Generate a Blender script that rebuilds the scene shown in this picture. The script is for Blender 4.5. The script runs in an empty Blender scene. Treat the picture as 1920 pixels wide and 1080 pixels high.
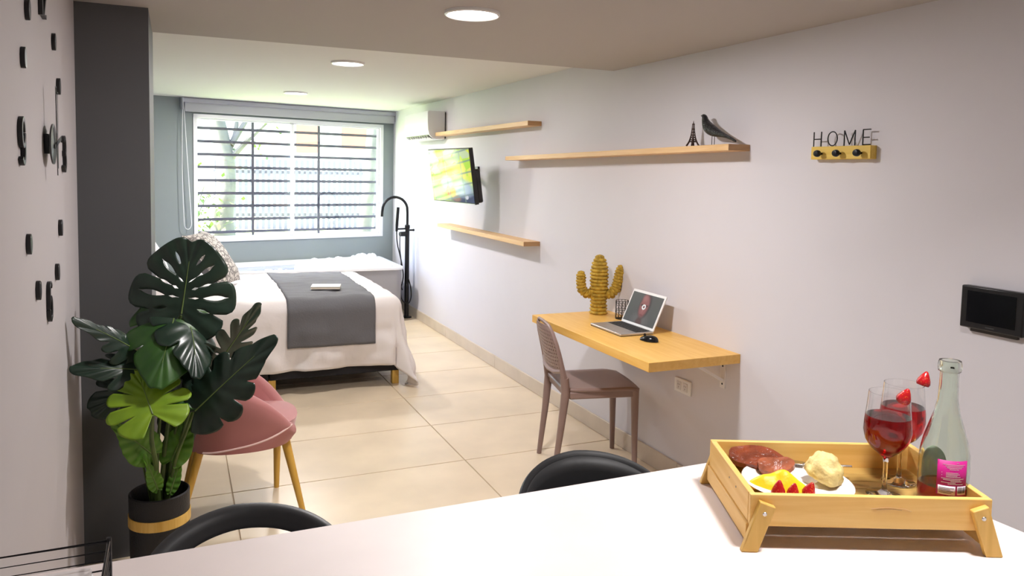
import bpy, bmesh, math, random
from mathutils import Vector, Matrix, noise
random.seed(7)
S = bpy.context.scene
C = S.collection
pi = math.pi

# ------------------------------------------------------------ camera
cam_d = bpy.data.cameras.new('camera')
cam = bpy.data.objects.new('camera', cam_d)
C.objects.link(cam)
cam_d.sensor_width = 36.0
cam_d.lens = 26.865
cam_d.shift_y = -0.0584
cam_d.clip_start = 0.02
yaw, pit, rol = math.radians(23.829), math.radians(-4.109), math.radians(1.170)
fwd = Vector((math.sin(yaw)*math.cos(pit), math.cos(yaw)*math.cos(pit), math.sin(pit)))
rt0 = Vector((math.cos(yaw), -math.sin(yaw), 0)); up0 = rt0.cross(fwd)
rt = math.cos(rol)*rt0 + math.sin(rol)*up0
up = -math.sin(rol)*rt0 + math.cos(rol)*up0
m3 = Matrix((rt, up, -fwd)).transposed()
cam.matrix_world = Matrix.Translation((0, 0, 1.565)) @ m3.to_4x4()
S.camera = cam

# ------------------------------------------------------------ world, sun, exposure
W = bpy.data.worlds.new('sky'); S.world = W; W.use_nodes = True
wn = W.node_tree.nodes; wl = W.node_tree.links
sky = wn.new('ShaderNodeTexSky'); sky.sky_type = 'NISHITA'; sky.sun_disc = False
sky.sun_elevation = math.radians(52); sky.sun_rotation = math.radians(270)
sky.air_density = 1.0; sky.dust_density = 2.0; sky.ozone_density = 1.0
wl.new(sky.outputs[0], wn['Background'].inputs[0])
wn['Background'].inputs[1].default_value = 2.6
sun_d = bpy.data.lights.new('sun', 'SUN'); sun_d.energy = 50.0; sun_d.angle = math.radians(2)
sun_d.color = (1, .95, .86)
sun = bpy.data.objects.new('sun', sun_d); C.objects.link(sun)
sun.rotation_euler = Vector((.75, -.05, -.85)).to_track_quat('-Z', 'Y').to_euler()
# a portal in the window opening: it only helps the renderer find the sky
po_d = bpy.data.lights.new('window_portal', 'AREA'); po_d.shape = 'RECTANGLE'
po_d.size = 2.05; po_d.size_y = 1.25; po_d.cycles.is_portal = True
po = bpy.data.objects.new('window_portal', po_d); C.objects.link(po)
LAMP_POWER = 25
LAMP_COLOR = (1.0, .955, .945)
S.view_settings.view_transform = 'Standard'
S.view_settings.look = 'None'
S.view_settings.gamma = 1.0
S.view_settings.use_curve_mapping = False
S.view_settings.exposure = 0.10
S.cycles.use_denoising = True
S.cycles.max_bounces = 14
S.cycles.transmission_bounces = 12
S.cycles.transparent_max_bounces = 12
S.cycles.diffuse_bounces = 6
S.cycles.sample_clamp_indirect = 6.0

# ------------------------------------------------------------ helpers
class MB:
    def __init__(self):
        self.v = []; self.f = []; self.mi = []
    def add(self, vs, fs, mi=0):
        o = len(self.v)
        self.v += [tuple(p) for p in vs]
        self.f += [tuple(i+o for i in f) for f in fs]
        self.mi += [mi]*len(fs)
        return self
    def box(self, c, s, rot=None, mi=0):
        x, y, z = s[0]/2, s[1]/2, s[2]/2
        vs = [Vector(p) for p in ((-x,-y,-z),(x,-y,-z),(x,y,-z),(-x,y,-z),(-x,-y,z),(x,-y,z),(x,y,z),(-x,y,z))]
        if rot is not None:
            vs = [rot @ p for p in vs]
        c = Vector(c)
        return self.add([p+c for p in vs], [(0,3,2,1),(4,5,6,7),(0,1,5,4),(1,2,6,5),(2,3,7,6),(3,0,4,7)], mi)
    def b2(self, a, b, mi=0):
        return self.box([(p+q)/2 for p, q in zip(a, b)], [abs(q-p) for p, q in zip(a, b)], None, mi)
    def bar(self, p, q, w, h, upv=(0,0,1), mi=0):
        p, q = Vector(p), Vector(q); d = q-p; L = d.length; d.normalize()
        u = Vector(upv); s = d.cross(u).normalized(); u = s.cross(d)
        return self.box((p+q)/2, (L, w, h), Matrix((d, s, u)).transposed(), mi)
    def tube(self, pts, r, n=8, caps=True, closed=False, mi=0):
        pts = [Vector(p) for p in pts]; m = len(pts)
        rr = r if isinstance(r, (list, tuple)) else [r]*m
        vs = []; nrm = None
        for i, p in enumerate(pts):
            if closed: t = pts[(i+1) % m]-pts[i-1]
            else: t = pts[min(i+1, m-1)]-pts[max(i-1, 0)]
            t.normalize()
            if nrm is None:
                a = Vector((0,0,1)) if abs(t.z) < .9 else Vector((1,0,0))
                nrm = t.cross(a).normalized()
            else:
                nrm = (nrm - t*nrm.dot(t)).normalized()
            b = t.cross(nrm)
            vs += [p + (nrm*math.cos(2*pi*k/n) + b*math.sin(2*pi*k/n))*rr[i] for k in range(n)]
        fs = []
        for i in range(m if closed else m-1):
            j = (i+1) % m
            for k in range(n):
                l = (k+1) % n
                fs.append((i*n+k, i*n+l, j*n+l, j*n+k))
        if caps and not closed:
            fs.append(tuple(range(n-1, -1, -1))); fs.append(tuple(range((m-1)*n, m*n)))
        return self.add(vs, fs, mi)
    def lathe(self, prof, c=(0,0,0), n=24, mi=0, axis='z'):
        vs = []; fs = []; m = len(prof); c = Vector(c)
        for r, z in prof:
            for k in range(n):
                a = 2*pi*k/n
                p = Vector((r*math.cos(a), r*math.sin(a), z))
                if axis == 'x': p = Vector((p.z, p.x, p.y))
                if axis == 'y': p = Vector((p.x, p.z, p.y))
                vs.append(p+c)
        for i in range(m-1):
            for k in range(n):
                l = (k+1) % n
                fs.append((i*n+k, i*n+l, (i+1)*n+l, (i+1)*n+k))
        if prof[0][0] > 1e-6: fs.append(tuple(range(n-1, -1, -1)))
        if prof[-1][0] > 1e-6: fs.append(tuple(range((m-1)*n, m*n)))
        return self.add(vs, fs, mi)
    def prism(self, poly, z0, z1, mi=0, tf=None):
        n = len(poly)
        vs = [Vector((x, y, z0)) for x, y in poly]+[Vector((x, y, z1)) for x, y in poly]
        if tf: vs = [tf(p) for p in vs]
        fs = [tuple(range(n-1, -1, -1)), tuple(range(n, 2*n))]
        fs += [(i, (i+1) % n, n+(i+1) % n, n+i) for i in range(n)]
        return self.add(vs, fs, mi)
    def grid(self, fn, nu, nv, closed_u=False, mi=0):
        vs = [fn(i/nu, j/nv) for i in range(nu+(0 if closed_u else 1)) for j in range(nv+1)]
        fs = []
        for i in range(nu):
            i2 = (i+1) % nu if closed_u else i+1
            for j in range(nv):
                fs.append((i*(nv+1)+j, i2*(nv+1)+j, i2*(nv+1)+j+1, i*(nv+1)+j+1))
        return self.add(vs, fs, mi)
    def ball(self, c, r, n=12, m=8, sc=(1,1,1), mi=0):
        c = Vector(c); vs = []; 
        for i in range(m+1):
            th = pi*i/m
            for k in range(n):
                a = 2*pi*k/n
                vs.append(c+Vector((r*math.sin(th)*math.cos(a)*sc[0], r*math.sin(th)*math.sin(a)*sc[1], r*math.cos(th)*sc[2])))
        fs = [(i*n+k, (i+1)*n+k, (i+1)*n+(k+1) % n, i*n+(k+1) % n) for i in range(m) for k in range(n)]
        return self.add(vs, fs, mi)

def obj(name, mb, mat, parent=None, bevel=None, sub=0, solid=None, smooth=True, angle=40, weld=False, seg=2):
    me = bpy.data.meshes.new(name)
    me.from_pydata(mb.v, [], mb.f)
    mats = mat if isinstance(mat, (list, tuple)) else [mat]
    for m in mats: me.materials.append(m)
    if len(mats) > 1: me.polygons.foreach_set('material_index', mb.mi)
    bm = bmesh.new(); bm.from_mesh(me)
    bmesh.ops.remove_doubles(bm, verts=bm.verts, dist=1e-6)
    bmesh.ops.recalc_face_normals(bm, faces=bm.faces)
    bm.to_mesh(me); bm.free()
    if smooth:
        me.polygons.foreach_set('use_smooth', [True]*len(me.polygons))
        me.set_sharp_from_angle(angle=math.radians(angle))
    me.update()
    o = bpy.data.objects.new(name, me); C.objects.link(o)
    if parent: o.parent = parent
    if solid:
        md = o.modifiers.new('thick', 'SOLIDIFY'); md.thickness = solid; md.offset = 0
    if bevel:
        md = o.modifiers.new('bevel', 'BEVEL'); md.width = bevel; md.segments = seg; md.limit_method = 'ANGLE'
        md.angle_limit = math.radians(40)
    if sub:
        md = o.modifiers.new('sub', 'SUBSURF'); md.levels = sub; md.render_levels = sub
    return o

def tag(o, label, cat, group=None, kind=None):
    o['label'] = label; o['category'] = cat
    if group: o['group'] = group
    if kind: o['kind'] = kind
    return o
def thing(name, label, cat, loc=(0,0,0), rz=0.0, group=None):
    o = bpy.data.objects.new(name, None); C.objects.link(o)
    o.empty_display_size = .05
    o.location = loc; o.rotation_euler = (0, 0, rz)
    return tag(o, label, cat, group)
def struct(o, label=None):
    o['kind'] = 'structure'
    if label: o['label'] = label
    return o
def copy_tree(o, parent=None):
    c = o.copy(); C.objects.link(c)
    if parent: c.parent = parent
    for ch in [x for x in bpy.data.objects if x.parent == o]:
        copy_tree(ch, c)
    return c

# ------------------------------------------------------------ materials
def mat(name, col, rough=.5, metal=0, spec=.5, noise_amt=0, noise_scale=8, bump=0, bump_scale=60, coat=0, sheen=0, trans=0, ior=1.45, emit=None, estr=0):
    m = bpy.data.materials.new(name); m.use_nodes = True
    nt = m.node_tree; b = nt.nodes['Principled BSDF']
    b.inputs['Base Color'].default_value = (*col, 1)
    b.inputs['Roughness'].default_value = rough
    b.inputs['Metallic'].default_value = metal
    b.inputs['Specular IOR Level'].default_value = spec
    b.inputs['IOR'].default_value = ior
    b.inputs['Transmission Weight'].default_value = trans
    b.inputs['Coat Weight'].default_value = coat
    b.inputs['Sheen Weight'].default_value = sheen
    if emit:
        b.inputs['Emission Color'].default_value = (*emit, 1); b.inputs['Emission Strength'].default_value = estr
    if noise_amt or bump:
        tc = nt.nodes.new('ShaderNodeTexCoord')
    if noise_amt:
        n = nt.nodes.new('ShaderNodeTexNoise'); n.inputs['Scale'].default_value = noise_scale; n.inputs['Detail'].default_value = 4
        nt.links.new(tc.outputs['Object'], n.inputs['Vector'])
        r = nt.nodes.new('ShaderNodeValToRGB')
        r.color_ramp.elements[0].position = .3; r.color_ramp.elements[1].position = .7
        r.color_ramp.elements[0].color = (*[c*(1-noise_amt) for c in col], 1)
        r.color_ramp.elements[1].color = (*[min(1, c*(1+noise_amt)) for c in col], 1)
        nt.links.new(n.outputs['Fac'], r.inputs['Fac']); nt.links.new(r.outputs['Color'], b.inputs['Base Color'])
    if bump:
        n2 = nt.nodes.new('ShaderNodeTexNoise'); n2.inputs['Scale'].default_value = bump_scale; n2.inputs['Detail'].default_value = 3
        nt.links.new(tc.outputs['Object'], n2.inputs['Vector'])
        bp = nt.nodes.new('ShaderNodeBump'); bp.inputs['Strength'].default_value = bump; bp.inputs['Distance'].default_value = .01
        nt.links.new(n2.outputs['Fac'], bp.inputs['Height']); nt.links.new(bp.outputs['Normal'], b.inputs['Normal'])
    return m
def wood(name, c1, c2, axis=1, scale=14, rough=.45, ring=2.0):
    m = bpy.data.materials.new(name); m.use_nodes = True
    nt = m.node_tree; b = nt.nodes['Principled BSDF']; b.inputs['Roughness'].default_value = rough
    tc = nt.nodes.new('ShaderNodeTexCoord'); mp = nt.nodes.new('ShaderNodeMapping')
    sc = [scale]*3; sc[axis] = scale*.06
    mp.inputs['Scale'].default_value = sc
    nt.links.new(tc.outputs['Object'], mp.inputs['Vector'])
    n = nt.nodes.new('ShaderNodeTexNoise'); n.inputs['Scale'].default_value = 2.2; n.inputs['Detail'].default_value = 6; n.inputs['Distortion'].default_value = ring
    nt.links.new(mp.outputs['Vector'], n.inputs['Vector'])
    r = nt.nodes.new('ShaderNodeValToRGB')
    r.color_ramp.elements[0].position = .32; r.color_ramp.elements[1].position = .68
    r.color_ramp.elements[0].color = (*c1, 1); r.color_ramp.elements[1].color = (*c2, 1)
    nt.links.new(n.outputs['Fac'], r.inputs['Fac']); nt.links.new(r.outputs['Color'], b.inputs['Base Color'])
    return m
def emitter(name, col, st):
    m = bpy.data.materials.new(name); m.use_nodes = True
    nt = m.node_tree; nt.nodes.remove(nt.nodes['Principled BSDF'])
    e = nt.nodes.new('ShaderNodeEmission'); e.inputs[0].default_value = (*col, 1); e.inputs[1].default_value = st
    nt.links.new(e.outputs[0], nt.nodes['Material Output'].inputs[0])
    return m

M_wall = mat('wall paint light', (.67, .655, .70), .75, noise_amt=.015, noise_scale=2)
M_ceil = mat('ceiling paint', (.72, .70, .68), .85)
M_ceil_shade = mat('shade darkened ceiling paint', (.44, .41, .395), .85)  # darker copy of the ceiling paint: the low ceiling's shade put into its colour
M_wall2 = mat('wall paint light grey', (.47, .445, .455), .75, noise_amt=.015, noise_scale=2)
M_dark = mat('charcoal wall paint', (.105, .108, .113), .6, noise_amt=.03, noise_scale=3)
M_greywall = mat('grey window wall paint', (.25, .285, .295), .7, noise_amt=.03, noise_scale=2)
M_tile = mat('beige floor tile', (.70, .58, .425), .30, spec=.4, noise_amt=.10, noise_scale=2.5)
M_grout = mat('grout', (.58, .49, .365), .9)
M_skirt = mat('baseboard tile', (.60, .52, .43), .35, noise_amt=.06, noise_scale=6)
M_alu = mat('white window aluminium', (.80, .80, .84), .35)
M_bar = mat('dark grey iron bars', (.07, .07, .10), .5)
M_blind = mat('grey blind fabric', (.42, .42, .48), .8, bump=.1, bump_scale=300)
M_white = mat('white plastic', (.82, .82, .82), .35)
M_black = mat('black plastic', (.012, .012, .013), .35)
M_satin = mat('satin black metal', (.02, .02, .022), .35, metal=.6)
M_oak = wood('light oak laminate', (.66, .40, .17), (.78, .52, .26), 1, 12, .45)
M_desk = wood('honey oak desk', (.77, .43, .09), (.86, .53, .15), 1, 10, .4)
M_oakend = wood('oak shelf end grain', (.40, .22, .09), (.50, .29, .13), 0, 16, .5)
M_pine = wood('yellow pine', (.74, .43, .10), (.86, .57, .19), 0, 9, .5)
M_pinedk = wood('varnished pine slat', (.38, .23, .06), (.52, .34, .10), 0, 12, .4)
M_pineleg = wood('pine tray leg', (.62, .37, .07), (.74, .47, .12), 2, 10, .45)
M_chairleg = wood('golden chair leg', (.60, .33, .04), (.70, .42, .08), 2, 10, .4)
M_counter = mat('pinkish white quartz', (.85, .765, .742), .42, noise_amt=.02, noise_scale=10)

# ------------------------------------------------------------ setting
XR, XL, YB = 2.35, -.34, -1.5
XBL = -.62            # bedroom's left wall
H1, H2 = 2.173, 2.25
YC0, YC1, XC = 3.32, 3.97, -.088   # dark column
wd = Vector((.97825, .20745, 0)); wnrm = Vector((.20745, -.97825, 0))   # window wall direction, its inward normal
wc = Vector((2.35, 8.81, 0))
def wpt(s, z, out=0.0):     # point on window wall: s metres left of its right corner, out = into the room
    p = wc - wd*s + wnrm*out
    return Vector((p.x, p.y, z))

fl = struct(obj('floor', MB().b2((XBL-.1, YB-.1, -.08), (XR+.1, 9.2, -.006)), M_grout), 'beige tiled floor')
TX, TY = 1.195, .61
for ix in range(-1, 3):
    for iy in range(-9, 9):
        x0 = .237+(ix-1)*TX; y0 = 3.815+iy*TY
        x1, y1 = x0+TX-.003, y0+TY-.003
        x0 += .003; y0 += .003
        x0 = max(x0, XBL); x1 = min(x1, XR); y0 = max(y0, YB); y1 = min(y1, 8.78)
        if x1-x0 < .02 or y1-y0 < .02: continue
        t = obj('tile', MB().b2((x0, y0, -.03), (x1, y1, 0)), M_tile, fl, bevel=.0015, seg=1)
        t['kind'] = 'structure'
struct(obj('wall_right', MB().b2((XR, YB-.1, -.05), (XR+.12, 8.95, 2.45)), M_wall), 'light grey lavender wall')
struct(obj('wall_left', MB().b2((XL-.12, YB-.1, -.05), (XL, YC0+.1, 2.4)), M_wall2), 'light grey wall')
struct(obj('wall_column', MB().b2((XL-.12, YC0, -.05), (XC, YC1, 2.4)), M_dark), 'charcoal painted column')
struct(obj('wall_bedroom_left', MB().b2((XBL-.12, YC1-.1, -.05), (XBL, 8.6, 2.45)), M_greywall))
struct(obj('wall_behind_column', MB().b2((XBL-.12, YC1-.25, -.05), (XL, YC1-.1, 2.45)), M_greywall))
struct(obj('wall_front', MB().b2((XL-.12, YB-.12, -.05), (XR+.12, YB, 2.4)), M_wall))
struct(obj('ceiling', MB().b2((XL-.12, YB-.1, H1), (XR+.05, 3.90, H1+.2)), M_ceil_shade), 'lower ceiling above the counter with its shade in the colour')
struct(obj('ceiling', MB().b2((XBL-.1, 3.90, H2), (XR+.05, 9.0, H2+.12)), M_ceil), 'white raised ceiling before the window')
# window wall with an opening
WS0, WS1, WZ0, WZ1 = .135, 2.228, .80, 2.095
def wslab(mb, s0, s1, z0, z1, o0, o1):
    vs = [wpt(s, z, o) for z in (z0, z1) for (s, o) in ((s0, o0), (s1, o0), (s1, o1), (s0, o1))]
    mb.add(vs, [(0,1,2,3),(7,6,5,4),(0,4,5,1),(1,5,6,2),(2,6,7,3),(3,7,4,0)])
    return mb
w = MB()
wslab(w, -.25, WS0, -.05, 2.45, 0, -.15); wslab(w, WS1, 3.3, -.05, 2.45, 0, -.15)
wslab(w, WS0, WS1, -.05, WZ0, 0, -.15); wslab(w, WS0, WS1, WZ1, 2.45, 0, -.15)
struct(obj('wall_back', w, M_greywall), 'grey green wall around the window')
bb = struct(obj('baseboard_right', MB().b2((XR-.004, YB, 0), (XR, 8.75, .098)), M_grout), 'beige tile baseboard')
y = 4.364-1.22*5
while y < 8.7:
    y0, y1 = max(y, YB)+.0015, min(y+1.22, 8.74)-.0015
    t = obj('tile', MB().b2((XR-.012, y0, .001), (XR, y1, .10)), M_skirt, bb, bevel=.002, seg=1); t['kind'] = 'structure'
    y += 1.22

# window: aluminium sliding sashes and panes
po.matrix_world = Matrix((wd, Vector((0,0,1)), wnrm)).transposed().to_4x4()
po.matrix_world = Matrix.Translation(wpt((WS0+WS1)/2, (WZ0+WZ1)/2, -.12)) @ Matrix((-wd, Vector((0,0,1)), wnrm*-1)).transposed().to_4x4()
po.matrix_world = Matrix.Translation(wpt((WS0+WS1)/2, (WZ0+WZ1)/2, -.12)) @ wnrm.to_track_quat('-Z', 'Z').to_matrix().to_4x4()
wf = MB()
fw = .035
wslab(wf, WS0, WS0+fw, WZ0, WZ1, .012, -.10); wslab(wf, WS1-fw, WS1, WZ0, WZ1, .012, -.10)
wslab(wf, WS0, WS1, WZ0, WZ0+fw, .012, -.10); wslab(wf, WS0, WS1, WZ1-fw, WZ1, .012, -.10)
win = struct(obj('window_1', wf, M_alu, bevel=.003), 'white aluminium sliding window')
M_pane = bpy.data.materials.new('window glass'); M_pane.use_nodes = True
nt = M_pane.node_tree; nt.nodes.remove(nt.nodes['Principled BSDF'])
tr = nt.nodes.new('ShaderNodeBsdfTransparent'); gl = nt.nodes.new('ShaderNodeBsdfGlossy'); gl.inputs['Roughness'].default_value = .02
mx = nt.nodes.new('ShaderNodeMixShader'); mx.inputs[0].default_value = .06
tr.inputs[0].default_value = (.97, .98, .99, 1)
nt.links.new(tr.outputs[0], mx.inputs[1]); nt.links.new(gl.outputs[0], mx.inputs[2]); nt.links.new(mx.outputs[0], nt.nodes['Material Output'].inputs[0])
SM = 1.195
for s0, s1, o in ((WS0+.02, SM+.022, -.02), (SM-.022, WS1-.02, -.05)):
    sm = MB(); k = .032
    wslab(sm, s0, s0+k, WZ0+.02, WZ1-.02, o, o-.025); wslab(sm, s1-k, s1, WZ0+.02, WZ1-.02, o, o-.025)
    wslab(sm, s0, s1, WZ0+.02, WZ0+.02+k, o, o-.025); wslab(sm, s0, s1, WZ1-.02-k, WZ1-.02, o, o-.025)
    sa = obj('sash', sm, M_alu, win, bevel=.002); sa['kind'] = 'structure'
    pn = obj('pane', wslab(MB(), s0+k-.004, s1-k+.004, WZ0+.02+k-.004, WZ1-.02-k+.004, o-.010, o-.014), M_pane, sa); pn['kind'] = 'structure'
lk = obj('latch', wslab(MB(), SM-.02, SM+.02, 1.36, 1.44, -.005, -.02), M_alu, win, bevel=.003); lk['kind'] = 'structure'
# iron grille outside the panes
gr = thing('window_grille', 'dark grey iron security grille with horizontal bars outside the window', 'grille', wpt(SM, WZ0, -.13))
g0 = -gr.location
def shift(mb, d):
    mb.v = [tuple(Vector(p)+d) for p in mb.v]; return mb
for z in (.955, 1.075, 1.20, 1.318, 1.437, 1.559, 1.676, 1.794, 1.915):
    zz = z+(z-1.5)*.12
    obj('bar', shift(wslab(MB(), WS0+.005, WS1-.005, zz-.014, zz+.014, -.118, -.133), g0), M_bar, gr)
for s in (.869, 1.601):
    obj('upright', shift(wslab(MB(), s-.014, s+.014, WZ0+.005, WZ1-.005, -.112, -.118), g0), M_bar, gr)

# roller blind, wound up above the window
rb = thing('roller_blind', 'grey roller blind wound up above the window with a bead chain', 'blind', wpt(1.18, 2.11, .05))
d0 = -rb.location
def wx(prof, s0, s1):   # extrude an (out,z) profile along the window wall
    mb = MB(); n = len(prof)
    vs = [wpt(s0, z, o) for o, z in prof]+[wpt(s1, z, o) for o, z in prof]
    mb.add(vs, [tuple(range(n)), tuple(range(2*n-1, n-1, -1))]+[(i, n+i, n+(i+1) % n, (i+1) % n) for i in range(n)])
    return shift(mb, d0)
circ = lambda c, z, r, n=20: [(c+r*math.cos(2*pi*i/n), z+r*math.sin(2*pi*i/n)) for i in range(n)]
obj('cassette', wx([(.004, 2.195), (.07, 2.195), (.085, 2.205), (.088, 2.235), (.08, 2.246), (.004, 2.246)], .01, 2.345), M_blind, rb)
obj('fabric_roll', wx(circ(.048, 2.178, .034), .03, 2.32), M_blind, rb)
obj('fabric', wx([(.079, 2.178), (.082, 2.178), (.082, 2.125), (.079, 2.125)], .03, 2.32), M_blind, rb)
obj('bottom_rail', wx([(.072, 2.11), (.088, 2.11), (.088, 2.127), (.072, 2.127)], .03, 2.32), M_blind, rb)
for s in (.012, 2.338):
    obj('end_bracket', wx([(.0, 2.13), (.085, 2.13), (.09, 2.246), (.0, 2.246)], s-.006, s+.006), M_blind, rb)
ch = [wpt(2.335, 2.19, .06)]
for i in range(1, 12): ch.append(wpt(2.335+.012*math.sin(i/11*pi), 2.19-(1.19)*i/11, .06+.004*i/11))
for i in range(1, 8):
    a = pi*i/8; ch.append(wpt(2.335-.035*(1-math.cos(a)), 1.0-.06*math.sin(a), .064))
for i in range(12): ch.append(wpt(2.265+.07*i/11*.9, 1.0+1.19*i/11, .064))
obj('bead_chain', shift(MB().tube(ch, .0035, 5), d0), M_alu, rb)

# ------------------------------------------------------------ garden outside
M_lawn = mat('sunlit grass', (.40, .50, .20), .9, noise_amt=.3, noise_scale=3)
M_bark = mat('pale bark', (.125, .115, .10), .9, noise_amt=.25, noise_scale=5, bump=.5, bump_scale=15)
M_leafout = mat('garden leaves', (.10, .16, .03), .7, noise_amt=.3, noise_scale=5)
M_fence = mat('weathered fence slat', (.13, .118, .15), .8, noise_amt=.15, noise_scale=4)
M_house = mat('coral render', (.40, .12, .09), .9, noise_amt=.06, noise_scale=2)
M_housew = mat('white render', (.62, .60, .62), .9)
struct(obj('ground', MB().b2((-14, 8.9, .3), (20, 40, .5)), M_lawn), 'sunlit lawn outside')
random.seed(3)
def tree(label, pts, rad, branches, leaves, loc):
    t = thing('tree', label, 'tree', loc, 0, 'trees in the garden')
    b = MB().tube(pts, rad, 12)
    obj('trunk', b, M_bark, t)
    for br in branches:
        n = len(br); obj('branch', MB().tube(br, [.05-.042*i/(n-1) for i in range(n)], 7), M_bark, t)
    lf = MB()
    for (c, r, n) in leaves:
        for _ in range(n):
            p = Vector(c)+Vector((random.gauss(0,1), random.gauss(0,1), random.gauss(0,.7)))*r*.55
            q = Matrix.Rotation(random.random()*6.3, 3, 'Z') @ Matrix.Rotation(random.uniform(-.9,.9), 3, 'X')
            l = random.uniform(.05, .09)
            lf.add([p+q@Vector(v) for v in ((-l*.35,0,0),(0,-l*.6,.01),(l*.35,0,0),(0,l*.8,-.01))], [(0,1,2,3)])
    o = obj('foliage', lf, M_leafout, t); o['kind'] = 'stuff'
    return t
tree('thick pale tree trunk with a fork behind the left half of the window',
     [(0,0,0),(-.02,0,.3),(.03,0,.8),(.02,.02,1.2),(-.08,0,1.7),(-.2,0,2.4),(-.3,0,3.4)], [.17,.145,.135,.13,.11,.09,.06],
     [[(.0,.02,1.1),(.16,.05,1.55),(.22,.1,2.0),(.3,.1,2.8)], [(.05,0,1.15),(.35,-.1,1.5),(.6,-.2,1.75),(.8,-.2,1.8)], [(.1,.0,1.4),(.4,.1,1.9),(.7,.2,2.1)]],
     [((-.2,0,3.2), 1.4, 700), ((.7,-.2,1.85), .3, 60), ((.4,-.1,1.35), .3, 25)], (.66, 12.0, .5))
tree('slim leaning tree trunk behind the right half of the window',
     [(0,0,0),(.06,0,.8),(.12,.03,1.6),(.22,.05,2.6),(.3,0,3.4)], [.11,.10,.09,.08,.05],
     [[(.16,.03,2.0),(.5,.1,2.5),(.9,.1,2.9)], [(.14,.03,1.8),(-.3,.1,2.5),(-.5,.2,3.0)]],
     [((.3,0,3.4), 1.3, 600)], (2.74, 12.0, .5))
bu = thing('bush', 'light green leafy bush low behind the left window pane', 'bush', (.15, 11.6, .5))
lf = MB(); st = MB()
for i in range(9):
    a = i*.7; st.tube([(0,0,0),(.1*math.cos(a),.1*math.sin(a),.3),(.28*math.cos(a),.28*math.sin(a),.7+.05*(i%3))], .008, 5)
for _ in range(420):
    p = Vector((random.gauss(0,.26), random.gauss(0,.26), abs(random.gauss(.42,.24))))
    q = Matrix.Rotation(random.random()*6.3, 3, 'Z') @ Matrix.Rotation(random.uniform(-.9,.9), 3, 'X')
    l = random.uniform(.05, .10)
    lf.add([p+q@Vector(v) for v in ((-l*.35,0,0),(0,-l*.6,.01),(l*.35,0,0),(0,l*.8,-.01))], [(0,1,2,3)])
obj('stems', st, M_bark, bu)
o = obj('foliage', lf, M_leafout, bu); o['kind'] = 'stuff'
fe = thing('garden_fence', 'pale garden fence of upright slats beyond the lawn', 'fence', (1.2, 14, .5))
me = None
for i in range(52):
    x = .05+i*.095
    if me is None:
        o = obj('slat', MB().b2((-.028, -.01, .0), (.028, .01, 1.22)), M_fence, fe); me = o
    else:
        o = me.copy(); C.objects.link(o)
    o.location = (x-.6, 0, 0); o.scale = (1, 1, 1.0+(.06 if i % 7 == 3 else 0))
for z in (.25, .62, 1.0):
    obj('rail', MB().b2((-.6, .012, z-.03), (4.4, .04, z+.03)), M_fence, fe)
hs = thing('neighbour_house', 'pale neighbouring house with coral painted upper wall patches beyond the fence', 'house', (4, 21, .5))
obj('wall', MB().b2((-3.5, 0, 0), (4, 4, 6)), M_housew, hs)
for x0, x1, z0, z1 in ((-1.05, -.45, 1.5, 2.6), (.15, 1.3, 1.65, 2.6), (2, 3.2, 1.6, 2.6)):
    obj('painted_panel', MB().b2((x0, -.06, z0), (x1, .02, z1)), M_house, hs)
obj('roof', MB().b2((-3.8, -.4, 6), (4.3, 4.4, 6.25)), M_house, hs)

# ------------------------------------------------------------ ceiling lamps
M_lens = emitter('lamp lens', (1, .96, .93), 14.0)
def lamp(loc, label, on=1.0, spread=180):
    t = thing('ceiling_lamp', label, 'lamp', loc, 0, 'round ceiling lamps')
    obj('rim', MB().lathe([(.098, 0), (.106, 0), (.106, -.010), (.100, -.014), (.094, -.010), (.094, 0)], n=40), M_white, t)
    obj('lens', MB().lathe([(.0, -.011), (.06, -.011), (.094, -.009), (.094, -.003), (0, -.003)], n=40), M_lens, t)
    ld = bpy.data.lights.new('lamp_light', 'AREA'); ld.shape = 'DISK'; ld.size = .19
    ld.energy = LAMP_POWER*on; ld.spread = math.radians(spread); ld.color = LAMP_COLOR
    lo = bpy.data.objects.new('lamp_light', ld); C.objects.link(lo); lo.parent = t; lo.location = (0, 0, -.016)
    return t
lamp((1.044, 2.779, H1), 'large bright round ceiling lamp in the lower ceiling', 1.2)
lamp((1.018, 4.955, H2), 'smaller looking round lamp in the raised ceiling before the window', .75)
lamp((1.0, 7.13, H2), 'round lamp at the end of the raised ceiling close to the window', 2.0)
lamp((1.2, .82, H1), 'round ceiling lamp above the counter out of view', .48, 128)

# ------------------------------------------------------------ wall shelves
def shelf(y0, y1, z0, z1, dx, label, tilt=0):
    t = thing('wall_shelf', label, 'shelf', (XR, (y0+y1)/2, z0), 0, 'floating oak shelves on the right wall')
    L = y1-y0; h = z1-z0
    b = MB().box((-dx/2, 0, h/2), (dx, L-.004, h))
    o = obj('board', b, M_oak, t, bevel=.0015)
    obj('end_cap', MB().box((-dx/2, -L/2+.001, h/2), (dx-.001, .004, h-.001)), M_oakend, t)
    obj('end_cap', MB().box((-dx/2, L/2-.001, h/2), (dx-.001, .004, h-.001)), M_oakend, t)
    t.rotation_euler = (tilt, 0, 0)
    return t
shelf(4.847, 7.10, 1.899, 1.932, .106, 'short oak floating shelf highest on the wall beside the air conditioner')
shelf(4.828, 6.75, 1.057, 1.089, .126, 'lower oak floating shelf below the television')
shelf(2.711, 5.20, 1.672, 1.701, .119, 'long oak floating shelf carrying the black bird', -.0105)

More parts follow.
